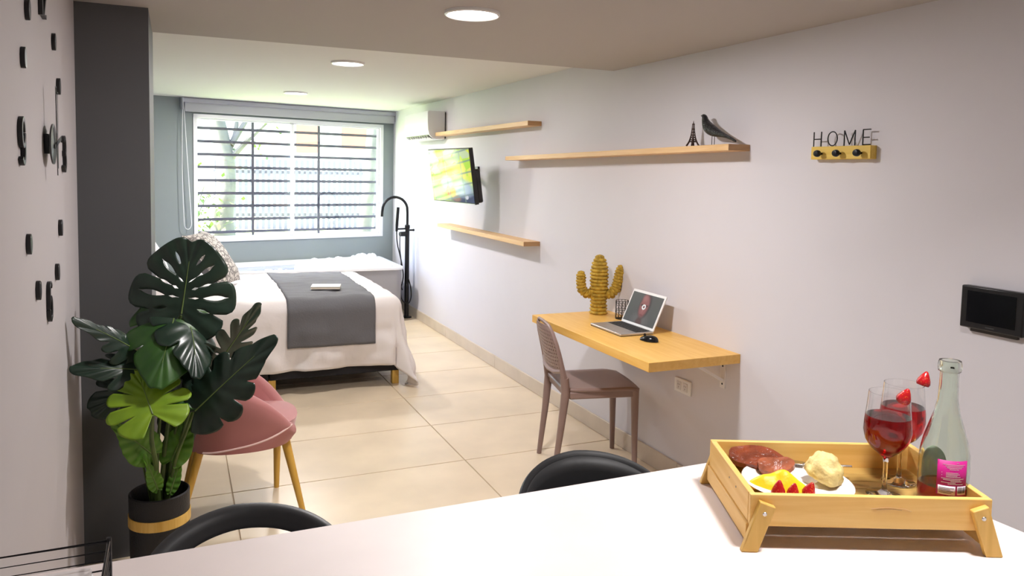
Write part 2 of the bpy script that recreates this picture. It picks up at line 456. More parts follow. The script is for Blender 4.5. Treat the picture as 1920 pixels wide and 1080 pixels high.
# ------------------------------------------------------------ figures on the long shelf
ZS = 1.7145
M_bronze = mat('dark bronze', (.055, .032, .026), .4, metal=.7)
tw = thing('tower_figurine', 'small dark bronze lattice tower figurine beside the black bird', 'figurine', (2.282, 3.035, ZS-.001))
b = MB()
def tr_(z): return .019*math.exp(-z/.034)+.0022
for sx in (-1, 1):
    for sy in (-1, 1):
        zs = [0, .008, .016, .026, .038, .052, .07, .09, .104]
        b.tube([(sx*tr_(z), sy*tr_(z), z) for z in zs], [.0048, .0044, .0042, .004, .0036, .003, .0024, .002, .0016], 5)
obj('leg_lattice', b, M_bronze, tw)
b = MB()
for z0, z1 in ((.018,.026),(.026,.034),(.036,.046),(.046,.058),(.058,.072),(.072,.088)):
    for k in range(4):
        s = [(-1,-1),(1,-1),(1,1),(-1,1)]
        (ax, ay), (bx, by) = s[k], s[(k+1) % 4]
        r0, r1 = tr_(z0), tr_(z1)
        b.tube([(ax*r0, ay*r0, z0), (bx*r1, by*r1, z1)], .0012, 4); b.tube([(bx*r0, by*r0, z0), (ax*r1, ay*r1, z1)], .0012, 4)
obj('cross_brace', b, M_bronze, tw)
obj('platform', MB().b2((-.0135,-.0135,.018), (.0135,.0135,.0215)).b2((-.0085,-.0085,.040), (.0085,.0085,.0432)).b2((-.0045,-.0045,.101), (.0045,.0045,.107)), M_bronze, tw)
obj('spire', MB().tube([(0,0,.104),(0,0,.110),(0,0,.121)], [.003,.0022,.0006], 6), M_bronze, tw)

M_bird = mat('black dimpled ceramic', (.012, .0125, .014), .2, bump=.8, bump_scale=120)
bd = thing('bird_figurine', 'glossy black bird figurine with long tail on the long shelf', 'figurine', (2.282, 2.88, ZS-.002))
sp = [(2.981,1.8545,.0013),(2.972,1.855,.004),(2.962,1.8545,.0095),(2.952,1.849,.0135),(2.949,1.836,.0155),(2.940,1.818,.021),(2.925,1.800,.0265),(2.902,1.785,.0285),(2.870,1.773,.023),(2.838,1.765,.0155),(2.805,1.756,.010),(2.765,1.744,.0075),(2.735,1.731,.0062),(2.722,1.725,.0040)]
pts = [(0, y-2.88, z-ZS+.002) for y, z, r in sp]
o = obj('body', MB().tube(pts, [r for *_, r in sp], 14), M_bird, bd, sub=1)
for dy in (-.006, .012):
    obj('leg', MB().tube([(0, dy, .055), (0, dy, .001)], .0016, 6), M_satin, bd)
obj('eye', MB().ball((-.0125, .079, .138), .0018, 6, 4), M_satin, bd)

# ------------------------------------------------------------ coat rack with HOME
M_rack = wood('yellow pine rack', (.70, .47, .07), (.82, .58, .13), 1, 14, .45)
cr = thing('coat_rack', 'yellow wooden coat rack with three black knobs and HOME letters', 'coat rack', (XR, 2.175, 1.644))
obj('board', MB().b2((-.032, -.142, 0), (0, .143, .050)), M_rack, cr, bevel=.002)
for y in (2.262, 2.17, 2.073):
    k = obj('knob', MB().lathe([(0, -.068), (.011, -.066), (.0135, -.060), (.0135, -.052), (.011, -.047), (.004, -.044), (.004, -.02)], (0, y-2.175, .022), 16, axis='x'), M_satin, cr)
def stroke(y, segs, dx=-.026):
    b = MB()
    for s in segs:
        if len(s) > 2: b.tube([(dx, y-p[0], p[1]) for p in s], .0024, 6, closed=True)
        else: b.tube([(dx, y-p[0], p[1]) for p in s], .0024, 6)
    return b
zb, zt_ = .0505, .108
zm = (zb+zt_)/2
obj('letter', stroke(2.293-2.175, [((-.019, zb), (-.019, zt_)), ((.019, zb), (.019, zt_)), ((-.019, zm), (.019, zm))]), M_satin, cr)
obj('letter', stroke(2.218-2.175, [[(.023*math.cos(2*pi*i/24), zm+.027*math.sin(2*pi*i/24)) for i in range(24)]]), M_satin, cr)
obj('letter', stroke(2.136-2.175, [((-.025, zb), (-.025, zt_)), ((.025, zb), (.025, zt_)), ((-.025, zt_), (0, zb+.004)), ((.025, zt_), (0, zb+.004))]), M_satin, cr)
obj('letter', stroke(2.058-2.175, [((-.017, zb), (-.017, zt_)), ((-.017, zb+.002), (.017, zb+.002)), ((-.017, zm), (.012, zm)), ((-.017, zt_), (.017, zt_))]), M_satin, cr)

# ------------------------------------------------------------ intercom
ic = thing('intercom_monitor', 'black video intercom screen on the right wall above the tray', 'intercom', (XR, 1.552, 1.102))
obj('body', MB().b2((-.030, -.10, 0), (0, .10, .135)), M_black, ic, bevel=.004)
obj('mount', MB().b2((-.012, -.075, -.012), (0, .075, .004)), mat('dark grey plastic', (.06,.055,.055), .5), ic)
obj('screen', MB().b2((-.0312, -.078, .020), (-.0295, .078, .120)), mat('dark glass screen', (.006,.006,.008), .12), ic)
obj('maker_plate', MB().b2((-.0308, -.014, .009), (-.0298, .014, .0125)), mat('grey print', (.05,.05,.05), .5), ic)

# ------------------------------------------------------------ air conditioner
ac = thing('air_conditioner', 'white wall air conditioner high on the right wall near the window', 'air conditioner', (XR, 7.28, 1.872))
prof = [(-.012, 0), (-.10, 0), (-.135, .012), (-.165, .04), (-.178, .085), (-.182, .16), (-.182, .25), (-.176, .262), (-.012, .262)]
b = MB(); n = len(prof)
b.add([(x, -.37, z) for x, z in prof]+[(x, .42, z) for x, z in prof], [tuple(range(n)), tuple(range(2*n-1, n-1, -1))]+[(i, n+i, n+(i+1) % n, (i+1) % n) for i in range(n)])
obj('casing', b, mat('white air conditioner plastic', (.70, .70, .72), .35), ac, bevel=.003)
obj('mounting_plate', MB().b2((-.012, -.36, .01), (0, .41, .255)), M_black, ac)
b = MB()
obj('air_outlet', MB().bar((-.148, -.34, .022), (-.148, .40, .022), .050, .006, (-.68, 0, -.73)), M_black, ac)
for k in range(9):
    obj('vane', MB().box((-.150, -.30+.08*k, .020), (.034, .004, .020), Matrix.Rotation(.8, 3, 'Y')), M_white, ac)
obj('flap', MB().bar((-.13, -.34, .004), (-.13, .40, .004), .045, .004, (.4, 0, 1)), M_white, ac)

# ------------------------------------------------------------ television
tv = thing('television', 'wall television showing a yellow green picture between the two short shelves', 'television', (2.022, 5.825, 1.536))
ya, pa = .128, .15
n_ = Vector((-math.cos(ya)*math.cos(pa), -math.sin(ya)*math.cos(pa), -math.sin(pa)))
u_ = Vector((math.sin(ya), -math.cos(ya), 0)); v_ = u_.cross(n_)*-1
if v_.z < 0: v_ = -v_
Rt = Matrix((u_, v_, n_)).transposed()     # local x: right on screen, y: up, z: towards the viewer
w_, h_ = .724, .416
def tvbox(x0, x1, y0, y1, z0, z1):
    return MB().box(Rt @ Vector(((x0+x1)/2, (y0+y1)/2, (z0+z1)/2)), (x1-x0, y1-y0, z1-z0), Rt)
obj('frame', tvbox(-w_/2-.008, w_/2+.008, -h_/2-.014, h_/2+.008, -.035, -.002), M_black, tv, bevel=.003)
obj('back_cover', tvbox(-w_/2+.10, w_/2+.002, -h_/2-.006, h_/2-.16, -.080, -.034), M_black, tv, bevel=.012)
obj('bottom_trim', tvbox(-w_/2, w_/2, -h_/2-.013, -h_/2-.007, -.003, .001), mat('silver trim', (.7,.7,.7), .3, metal=.8), tv)
M_tv = bpy.data.materials.new('tv picture'); M_tv.use_nodes = True
nt = M_tv.node_tree; B = nt.nodes['Principled BSDF']; B.inputs['Base Color'].default_value = (.01,.01,.01,1); B.inputs['Roughness'].default_value = .08
B.inputs['Emission Strength'].default_value = .75
tc = nt.nodes.new('ShaderNodeTexCoord')
def N(t, **k):
    n = nt.nodes.new(t)
    for a, b_ in k.items(): setattr(n, a, b_)
    return n
def L_(a, b_): nt.links.new(a, b_)
# generated coords: screen built axis-aligned below, so x = across, y = up
vor = N('ShaderNodeTexVoronoi', feature='F1'); vor.inputs['Scale'].default_value = 5.5
L_(tc.outputs['Generated'], vor.inputs['Vector'])
sepc = N('ShaderNodeSeparateColor'); L_(vor.outputs['Color'], sepc.inputs[0])
rp = N('ShaderNodeValToRGB'); e = rp.color_ramp.elements
e[0].position = 0; e[0].color = (.50, .85, .03, 1); e[1].position = 1; e[1].color = (.75, .85, .55, 1)
for p_, c_ in ((.3, (.75, .95, .05, 1)), (.55, (.95, .90, .10, 1)), (.8, (.55, .72, .35, 1))):
    q = e.new(p_); q.color = c_
L_(sepc.outputs[0], rp.inputs[0])
def blob(cx, cy_, rx, ry, col, src, soft=.35):
    mp = N('ShaderNodeMapping'); mp.inputs['Location'].default_value = (-cx/rx, -cy_/ry, 0); mp.inputs['Scale'].default_value = (1/rx, 1/ry, 0)
    L_(tc.outputs['Generated'], mp.inputs['Vector'])
    ln = N('ShaderNodeVectorMath', operation='LENGTH'); L_(mp.outputs[0], ln.inputs[0])
    mr = N('ShaderNodeMapRange'); mr.inputs['From Min'].default_value = 1; mr.inputs['From Max'].default_value = 1-soft
    L_(ln.outputs['Value'], mr.inputs['Value'])
    mi = N('ShaderNodeMix', data_type='RGBA'); L_(mr.outputs[0], mi.inputs[0]); L_(src, mi.inputs[6]); mi.inputs[7].default_value = (*col, 1)
    return mi.outputs[2]
c_ = rp.outputs[0]
c_ = blob(.80, .02, .50, .34, (.06, .08, .16), c_, .5)
c_ = blob(.78, .26, .30, .20, (.45, .58, .75), c_, .5)
c_ = blob(.12, .16, .24, .26, (.40, .66, .30), c_, .6)
c_ = blob(.46, .58, .18, .22, (1.0, .62, .02), c_, .5)
c_ = blob(.40, .36, .17, .16, (.60, .70, .78), c_, .4)
c_ = blob(.42, .20, .07, .13, (.75, .12, .05), c_, .4)
c_ = blob(.53, .18, .07, .14, (.95, .45, .02), c_, .4)
c_ = blob(.05, .92, .16, .22, (.90, .95, .95), c_, .6)
c_ = blob(.60, .06, .12, .08, (.35, .18, .12), c_, .5)
c_ = blob(.84, .10, .045, .05, (.75, .78, .85), c_, .2)
# soft dark lattice: the window bars mirrored in the picture
def band(expr_x, expr_y, per, off, wid, src, col, st):
    mp = N('ShaderNodeVectorMath', operation='DOT_PRODUCT'); mp.inputs[1].default_value = (expr_x, expr_y, 0); L_(tc.outputs['Generated'], mp.inputs[0])
    a = N('ShaderNodeMath', operation='ADD'); a.inputs[1].default_value = off; L_(mp.outputs['Value'], a.inputs[0])
    md = N('ShaderNodeMath', operation='PINGPONG'); md.inputs[1].default_value = per/2; L_(a.outputs[0], md.inputs[0])
    mr = N('ShaderNodeMapRange'); mr.inputs['From Min'].default_value = wid; mr.inputs['From Max'].default_value = wid*.4; mr.inputs['To Max'].default_value = st
    L_(md.outputs[0], mr.inputs['Value'])
    mi = N('ShaderNodeMix', data_type='RGBA'); L_(mr.outputs[0], mi.inputs[0]); L_(src, mi.inputs[6]); mi.inputs[7].default_value = (*col, 1)
    return mi.outputs[2]
c_ = band(-.22, 1, .21, .05, .022, c_, (.16, .26, .28), .75)
c_ = band(1, .05, .37, .30, .020, c_, (.30, .42, .34), .5)
L_(c_, B.inputs['Emission Color'])
sc_ = obj('screen', MB().box((0,0,0), (w_, h_, .002)), M_tv, tv)
sc_.matrix_local = Rt.to_4x4()
obj('wall_arm', MB().bar(Rt @ Vector((-.05, 0, -.07)), (.318, .28, .0), .05, .03), M_satin, tv)
obj('wall_plate', MB().b2((.312, .20, -.08), (.328, .36, .08)), M_satin, tv)

# ------------------------------------------------------------ wall socket under the desk
so = thing('wall_socket', 'white double wall socket under the desk', 'socket', (XR, 3.125, .506))
obj('cover_plate', MB().b2((-.010, -.066, -.036), (0, .066, .036)), M_white, so, bevel=.003)
for y in (-.026, .026):
    obj('outlet', MB().b2((-.013, y-.018, -.022), (-.009, y+.018, .022)), mat('outlet face', (.7,.68,.68), .4), so, bevel=.002)
b = MB()
for y in (-.026, .026):
    for dy, dz in ((-.006, .006), (.006, .006), (0, -.008)): b.box((-.0131, y+dy, dz), (.001, .002, .007))
obj('pin_holes', b, M_black, so)

# ------------------------------------------------------------ desk
dk = thing('wall_desk', 'honey oak desk board fixed to the right wall on white brackets', 'desk', (2.1, 3.30, .764))
obj('top', MB().b2((-.245, -.585, -.042), (.25, .59, 0)), M_desk, dk, bevel=.0015)
M_brk = mat('white steel bracket', (.78,.76,.76), .4)
for y in (-.475, .45):
    b = MB().b2((.243, y-.018, -.185), (.25, y+.018, -.042)).b2((.02, y-.016, -.048), (.25, y+.016, -.042))
    b.bar((.245, y, -.15), (.06, y, -.046), .022, .012)
    br = obj('bracket', b, M_brk, dk)
    for z in (-.08, -.165):
        obj('screw', MB().lathe([(0,-.003),(.004,-.002),(.005,0)], (.243, y, z), 8, axis='x'), M_satin, br)

# cactus of woven straw
M_straw = mat('woven straw', (.47, .30, .035), .75, noise_amt=.35, noise_scale=40, bump=.5, bump_scale=90)
ca = thing('straw_cactus', 'woven straw cactus figure with two arms on the desk', 'cactus figure', (2.235, 3.80, .764), math.radians(-24))
def woven(path, rad, rows):
    # rad(t): envelope; rows of stacked braid that bulge between their seams
    pts = [Vector(p) for p in path]
    seg = [0]
    for a, b_ in zip(pts, pts[1:]): seg.append(seg[-1]+(b_-a).length)
    def at(t):
        d = t*seg[-1]
        for i in range(len(pts)-1):
            if d <= seg[i+1]+1e-9:
                k = (d-seg[i])/max(1e-9, seg[i+1]-seg[i]); return pts[i].lerp(pts[i+1], k)
        return pts[-1]
    m = rows*6; n = 26; vs = []; nrm = None
    for i in range(m+1):
        t = i/m; p = at(t); tg = (at(min(1, t+.02))-at(max(0, t-.02))).normalized()
        if nrm is None: nrm = tg.cross(Vector((0,1,0))).normalized()
        nrm = (nrm-tg*nrm.dot(tg)).normalized(); b_ = tg.cross(nrm)
        ph = t*rows; row = int(ph); s = abs(math.sin(pi*ph))
        for k in range(n):
            a = 2*pi*k/n
            tw_ = math.sin(a*7+row*pi*.9+(ph-row)*2.2)
            r = rad(t)*(0.83+.17*s**.6)+.004*tw_*s
            vs.append(p+(nrm*math.cos(a)+b_*math.sin(a))*r)
    fs = [(i*n+k, i*n+(k+1) % n, (i+1)*n+(k+1) % n, (i+1)*n+k) for i in range(m) for k in range(n)]
    fs += [tuple(range(n-1,-1,-1)), tuple(range(m*n, m*n+n))]
    return MB().add(vs, fs)
def dome(r, t0=.78, base=1.0):
    return lambda t: r*(base+(1-base)*min(1, t*6))*(math.sqrt(max(0, 1-((t-t0)/(1-t0))**2))*.96+.04 if t > t0 else 1.0)
obj('trunk', woven([(0,0,0),(0,0,.12),(0,0,.345)], lambda t: .0525*(1-.10*math.sin(pi*min(1,t*2.4)))*(1.0 if t < .62 else math.sqrt(max(0,1-((t-.62)/.38)**2.2))*.95+.05), 17), M_straw, ca)
obj('arm', woven([(-.03,0,.115),(-.07,0,.118),(-.095,0,.135),(-.104,0,.165),(-.106,0,.25)], dome(.0275), 11), M_straw, ca)
obj('arm', woven([(.03,0,.115),(.07,0,.120),(.092,0,.14),(.104,0,.17),(.128,0,.288)], dome(.029), 13), M_straw, ca)

# wire cup
wcup = thing('wire_cup', 'small black wire pen cup between cactus and laptop', 'cup', (2.285, 3.625, .764))
b = MB(); R0 = .036; hh = .104
ring = lambda z, r: [(r*math.cos(2*pi*i/20), r*math.sin(2*pi*i/20), z) for i in range(20)]
for z in (.0018, .027, .053, .079, hh): b.tube(ring(z, R0), .0013, 5, closed=True)
for k in range(12):
    a = 2*pi*k/12; b.tube([(R0*math.cos(a), R0*math.sin(a), .0018), (R0*math.cos(a), R0*math.sin(a), hh)], .0012, 5)
for j in range(4):
    for k in range(12):
        a, a2 = 2*pi*(k+(j % 2))/12, 2*pi*(k+1-(j % 2))/12
        b.tube([(R0*math.cos(a), R0*math.sin(a), .002+j*.0255), (R0*math.cos(a2), R0*math.sin(a2), .002+(j+1)*.0255)], .0007, 4)
obj('wire_side', b, M_satin, wcup)
b = MB()
for k in range(-2, 3):
    l = math.sqrt(R0**2-(k*.012)**2); b.tube([(-l, k*.012, .0018), (l, k*.012, .0018)], .001, 4); b.tube([(k*.012, -l, .0018), (k*.012, l, .0018)], .001, 4)
obj('wire_bottom', b, M_satin, wcup)

# laptop
lp = thing('laptop', 'open silver laptop with a portrait on its white rimmed screen', 'laptop', (2.118, 3.362, .764))
M_silver = mat('silver aluminium', (.55,.52,.50), .35, metal=.7)
obj('base', MB().b2((-.098, -.152, .003), (.098, .152, .014)), M_silver, lp, bevel=.003)
obj('bottom_edge', MB().b2((-.096, -.150, 0), (.096, .150, .0032)), M_black, lp)
kb = obj('keyboard', MB().b2((.0, -.138, .0135), (.088, .138, .0148)), M_black, lp)
keym = mat('black key', (.03,.03,.032), .45)
proto = None
for r in range(5):
    nk = 13 if r < 4 else 8
    for k in range(nk):
        wk = .264/nk
        o = obj('key', MB().box((0,0,0), (.0135, wk-.004, .002)), keym, kb) if proto is None or proto[0] != nk else proto[1].copy()
        if proto is None or proto[0] != nk: proto = (nk, o)
        else: C.objects.link(o)
        o.location = (.079-r*.0172, -.132+wk*(k+.5), .0155)
obj('trackpad', MB().b2((-.080, -.045, .0138), (-.012, .045, .0144)), mat('trackpad', (.48,.46,.45), .3, metal=.5), lp)
tl = math.radians(24)
Rl = Matrix.Translation((.096, 0, .012)) @ Matrix.Rotation(tl, 4, 'Y')      # lid local: z up the lid, x thickness
ld_ = obj('lid', MB().b2((-.004, -.152, 0), (.003, .152, .192)), M_white, lp, bevel=.003); ld_.matrix_local = Rl
M_face = bpy.data.materials.new('laptop picture'); M_face.use_nodes = True
nt = M_face.node_tree; B = nt.nodes['Principled BSDF']; B.inputs['Base Color'].default_value = (.02,.02,.02,1); B.inputs['Roughness'].default_value = .15
B.inputs['Emission Strength'].default_value = .8
tc = nt.nodes.new('ShaderNodeTexCoord')
sx = N('ShaderNodeSeparateXYZ'); L_(tc.outputs['Generated'], sx.inputs[0])
cb = N('ShaderNodeCombineXYZ'); 
iv = N('ShaderNodeMath', operation='SUBTRACT'); iv.inputs[0].default_value = 1.0; L_(sx.outputs['Y'], iv.inputs[1])
L_(iv.outputs[0], cb.inputs[0]); L_(sx.outputs['Z'], cb.inputs[1])
class _T: outputs = {'Generated': cb.outputs[0]}
tc = _T
base = N('ShaderNodeRGB'); base.outputs[0].default_value = (.085, .085, .085, 1)
c_ = base.outputs[0]
c_ = blob(.50, .10, .34, .34, (.13, .12, .12), c_, .5)          # shoulders
c_ = blob(.50, .04, .12, .22, (.10, .05, .05), c_, .4)          # neck
c_ = blob(.52, .62, .20, .50, (.04, .025, .03), c_, .3)         # hair and shade
c_ = blob(.50, .60, .165, .44, (.30, .10, .10), c_, .35)        # face
c_ = blob(.46, .86, .11, .16, (.38, .14, .14), c_, .7)
c_ = blob(.42, .62, .045, .05, (.07, .03, .03), c_, .6)
c_ = blob(.58, .62, .045, .05, (.07, .03, .03), c_, .6)
c_ = blob(.50, .46, .035, .10, (.40, .16, .15), c_, .8)
c_ = blob(.50, .30, .07, .035, (.22, .05, .06), c_, .6)
c_ = blob(.50, .57, .065, .095, (.95, .95, .95), c_, .15)
c_ = blob(.50, .57, .034, .050, (.25, .10, .10), c_, .2)
L_(c_, B.inputs['Emission Color'])
sc2 = obj('screen', MB().b2((-.0052, -.140, .014), (-.0038, .140, .178)), M_face, lp); sc2.matrix_local = Rl
obj('hinge', MB().tube([(.096, -.12, .013), (.096, .12, .013)], .004, 8), M_silver, lp)

ms = thing('computer_mouse', 'black computer mouse beside the laptop near the desk edge', 'mouse', (2.105, 3.085, .764), math.radians(113))
def mfn(u, v):
    a = 2*pi*u; t = pi*v*.5
    return Vector((.052*math.cos(a)*math.cos(t)*(1 if math.cos(a) > 0 else .95), .030*math.sin(a)*math.cos(t), .002+.027*math.sin(t)**.8*(1-.22*math.cos(a)*math.cos(t))))
obj('shell', MB().grid(mfn, 24, 8, True), mat('gloss black', (.008,.008,.009), .18), ms)
obj('wheel', MB().lathe([(.006,-.003),(.007,0),(.006,.003)], (.026, 0, .027), 12, axis='y'), M_satin, ms)
obj('base_plate', MB().lathe([(.028,0),(.028,.003)], (0,0,0), 20), M_satin, ms)

# ------------------------------------------------------------ desk chair (perforated plastic)
M_mauve = mat('dusty mauve plastic', (.27, .185, .165), .42)
dc = thing('desk_chair', 'dusty mauve plastic chair with a perforated back at the wall desk', 'chair', (2.055, 3.555, 0), math.radians(-12))
# local: +x faces the wall, y across
def seatfn(u, v):
    x = -.20+.42*u; 
    hw = .205-.02*(1-u)
    y = (v-.5)*2
    ex = abs(2*u-1)**4; 
    hwx = hw*(1-.10*ex)
    z = .452-.012*math.sin(pi*u)*(1-y*y)-.02*max(0, u-.85)/.15*.5
    return Vector((x*(1-.05*y*y*(1 if u > .5 else 0)), hwx*y, z))
obj('seat', MB().grid(seatfn, 16, 16), M_mauve, dc, solid=.018, bevel=None)
obj('seat_frame', MB().b2((-.17, -.185, .405), (.195, -.165, .445)).b2((-.17, .165, .405), (.195, .185, .445)).b2((.175, -.185, .41), (.20, .185, .445)).b2((-.19, -.185, .41), (-.165, .185, .445)), M_mauve, dc, bevel=.008)
for sy in (-1, 1):
    obj('leg', MB().tube([(.190, sy*.172, .44), (.193, sy*.174, .25), (.198, sy*.178, 0)], [.022, .018, .013], 10), M_mauve, dc)
    # rear leg runs on upward as the post of the back
    obj('leg', MB().tube([(-.238, sy*.163, .0), (-.208, sy*.168, .25), (-.190, sy*.176, .44), (-.20, sy*.183, .52)], [.013, .018, .023, .022], 10), M_mauve, dc)
    obj('back_post', MB().tube([(-.20, sy*.183, .50), (-.215, sy*.188, .57), (-.232, sy*.190, .64), (-.248, sy*.182, .70), (-.262, sy*.155, .75), (-.268, sy*.11, .778), (-.272, 0, .785)], [.019, .014, .012, .011, .010, .009, .009], 8), M_mauve, dc)
obj('back_rail', MB().tube([(-.212, -.185, .555), (-.232, -.10, .535), (-.240, 0, .530), (-.232, .10, .535), (-.212, .185, .555)], [.012]*5, 8), M_mauve, dc)
b = MB(); nu, nv = 15, 13
def bk(u, v):      # u across, v up
    y = (u-.5)*2
    z = .545+.235*v
    hw = .182 if v < .55 else .182*math.sqrt(max(.0, 1-((v-.55)/.52)**2.6))
    return Vector((-.212-.062*v-.022*(1-y*y), hw*y, z-.02*(1-y*y)*(1-v)))
def cell(i, j):
    P = [bk((i+a)/nu, (j+c)/nv) for a, c in ((0,0),(1,0),(1,1),(0,1))]
    of = (j % 2)*.12
    q = [bk((i+a+of-.06)/nu, (j+c)/nv) for a, c in ((.33,.28),(.67,.28),(.67,.72),(.33,.72))]
    b.add(P+q, [(0,1,5,4),(1,2,6,5),(2,3,7,6),(3,0,4,7)])
for i in range(nu):
    for j in range(nv): cell(i, j)
obj('backrest', b, M_mauve, dc, solid=.004, smooth=False)

# ------------------------------------------------------------ bed
M_bedbase = mat('black bed base fabric', (.018, .018, .022), .8, bump=.15, bump_scale=200)
M_bleg = wood('yellow bed leg', (.62,.36,.06), (.72,.45,.10), 2, 12)
X0, X1, Y0, Y1, ZM = -.42, 1.52, 5.37, 6.84, .655     # mattress
bed = thing('bed', 'low double bed with black base and short yellow wooden legs', 'bed', (.55, 6.1, 0))
for xa, xb in ((X0+.02, .575), (.585, X1+.01)):
    obj('base', MB().b2((xa-.55, Y0+.035-6.1, .10), (xb-.55, Y1-6.1, .27)), M_bedbase, bed, bevel=.008)
for lx in (.60, 1.475, -.36, .54):
    for ly in (Y0+.06, Y1-.06):
        obj('leg', MB().b2((lx-.025-.55, ly-.02-6.1, 0), (lx+.025-.55, ly+.03-6.1, .102)), M_bleg, bed, bevel=.003)
obj('mattress', MB().b2((X0-.55, Y0+.02-6.1, .27), (X1-.02-.55, Y1-.02-6.1, .60)), M_white, bed, bevel=.04, seg=4)
obj('headboard', MB().b2((-.52-.55, Y0-6.1, .1), (-.44-.55, Y1-6.1, .95)), M_bedbase, bed, bevel=.01)

def drape(px, py, off=0.0, fold=1.0, rr=.09):
    """unrolled cloth point -> draped over the mattress block with rounded edges"""
    cx = min(max(px, X0), X1-rr); cy = min(max(py, Y0+rr), Y1-rr)
    dx, dy = px-cx, py-cy
    d = math.hypot(dx, dy)
    bul = .018*math.sin(pi*(cx-X0)/(X1-X0))*math.sin(pi*(cy-Y0)/(Y1-Y0))
    top = ZM+bul+off
    wr = .009*noise.noise((px*4, py*4, 1.3))+.009*noise.noise((px*9, py*12, 4.0))
    if d < 1e-9: return Vector((px, py, top+wr))
    ux, uy = dx/d, dy/d
    R = rr+off
    arc = R*pi/2
    if d < arc:
        a = d/R; return Vector((cx+ux*R*math.sin(a), cy+uy*R*math.sin(a), top-R+R*math.cos(a)+wr))
    dr = d-arc
    corner = abs(ux*uy)*2
    ang = math.atan2(uy, ux)
    out = R+dr*(.05+.14*corner)+fold*dr*(.022*math.sin(px*15)*abs(uy)+.03*math.sin(py*13)*abs(ux))+fold*corner*dr*.10*math.sin(ang*11)
    out += fold*.05*dr/.5*noise.noise((px*6, py*5, 7))+fold*.016*min(1, dr/.15)*noise.noise((px*13, py*9, 2))
    return Vector((cx+ux*out, cy+uy*out, max(.006+.01*abs(math.sin(ang*9)), top-R-dr*.985)))
M_duvet = mat('white duvet cotton', (.80, .755, .745), .85, bump=.12, bump_scale=30, sheen=.1)
M_runner = mat('charcoal bed runner', (.135, .135, .145), .85, bump=.2, bump_scale=90)
ux0, ux1, uy0, uy1 = -.10, X1+.52, Y0-.46, Y1+.35
o = obj('duvet', MB().grid(lambda u, v: drape(ux0+(ux1-ux0)*u, uy0+(uy1-uy0)*v), 110, 120), M_duvet, None, solid=.012, angle=80)
tag(o, 'white duvet draped over the bed with one corner touching the floor', 'duvet')
o = obj('bed_runner', MB().grid(lambda u, v: drape(.705+.61*u, Y0-.31+(uy1-uy0-.2)*v, .011, 0.6)+Vector((.02*(v-.5), -.006, 0)), 30, 110), M_runner, None, solid=.006, angle=80)
tag(o, 'charcoal grey bed runner laid across the white duvet', 'bed runner')
bk_ = thing('book', 'thin cream book lying on the charcoal bed runner', 'book', (1.02, 5.71, .687), math.radians(-14))
obj('cover', MB().b2((-.105, -.075, .0), (.105, .075, .003)).b2((-.105, -.075, .016), (.105, .075, .019)).b2((-.105, .071, 0), (.105, .075, .019)), mat('cream cover', (.78,.73,.66), .5), bk_, bevel=.001)
obj('pages', MB().b2((-.102, -.073, .003), (.102, .071, .016)), mat('page edges', (.70,.62,.48), .8), bk_)

def pillow(name, w, h, t, loc, R, mats, parent=None, seed=0, half=None):
    """a soft squarish pillow: both faces bulge, corners pointed"""
    def face(sgn):
        def fn(u, v):
            a, c = 2*u-1, 2*v-1
            k = (1-abs(a)**2.6)*(1-abs(c)**2.6)
            pin = 1-.06*(1-abs(c)**2)*abs(a)**3; pin2 = 1-.06*(1-abs(a)**2)*abs(c)**3
            z = sgn*t/2*max(0, k)**.55+.010*noise.noise((a*2.2+seed, c*2.2, sgn))*k**.3
            return Vector((a*w/2*pin, c*h/2*pin2, z))
        return fn
    out = []
    for sgn, nm in ((1, 'front_cover'), (-1, 'back_cover')):
        if half and nm not in half: continue
    return face
def place_pillow(root, w, h, t, R, mf, mb_, seed):
    f = pillow('p', w, h, t, None, None, None, seed=seed)
    a = obj('front_cover', MB().grid(f(1), 24, 24), mf, root, angle=80)
    c = obj('back_cover', MB().grid(f(-1), 24, 24), mb_, root, angle=80)
    a.matrix_local = R.to_4x4(); c.matrix_local = R.to_4x4()
def lean(deg, spin=0):
    # pillow plane: local x across the bed (world y), local y up the slope, local z facing the foot of the bed
    t = math.radians(deg)
    upv = Vector((-math.cos(t), 0, math.sin(t))); nrm = Vector((math.sin(t), 0, math.cos(t))); xv = upv.cross(nrm)
    R = Matrix((xv, upv, nrm)).transposed()
    return Matrix.Rotation(spin, 3, 'Z') @ R
M_pillow = mat('white pillow cotton', (.80,.76,.76), .85, bump=.1, bump_scale=30)
for yy, lab in ((5.78, 'white pillow at the near side of the bed head behind the cushion'), (6.48, 'white pillow at the window side of the bed head')):
    p = thing('pillow', lab, 'pillow', (-.18, yy, .86), 0, 'white pillows at the bed head')
    place_pillow(p, .68, .46, .17, lean(66), M_pillow, M_pillow, yy)
# patterned cushion
M_pat = bpy.data.materials.new('patterned cushion'); M_pat.use_nodes = True
nt = M_pat.node_tree; B = nt.nodes['Principled BSDF']; B.inputs['Roughness'].default_value = .9
tc = nt.nodes.new('ShaderNodeTexCoord')
nz = N('ShaderNodeTexNoise'); nz.inputs['Scale'].default_value = 14; nz.inputs['Detail'].default_value = 5; L_(tc.outputs['Object'], nz.inputs['Vector'])
vr = N('ShaderNodeTexVoronoi', feature='DISTANCE_TO_EDGE'); vr.inputs['Scale'].default_value = 16; L_(nz.outputs['Color'], vr.inputs['Vector'])
vr2 = N('ShaderNodeTexVoronoi', feature='DISTANCE_TO_EDGE'); vr2.inputs['Scale'].default_value = 30; L_(tc.outputs['Object'], vr2.inputs['Vector'])
mn = N('ShaderNodeMath', operation='MULTIPLY'); L_(nz.outputs['Fac'], mn.inputs[0]); L_(vr2.outputs['Distance'], mn.inputs[1])
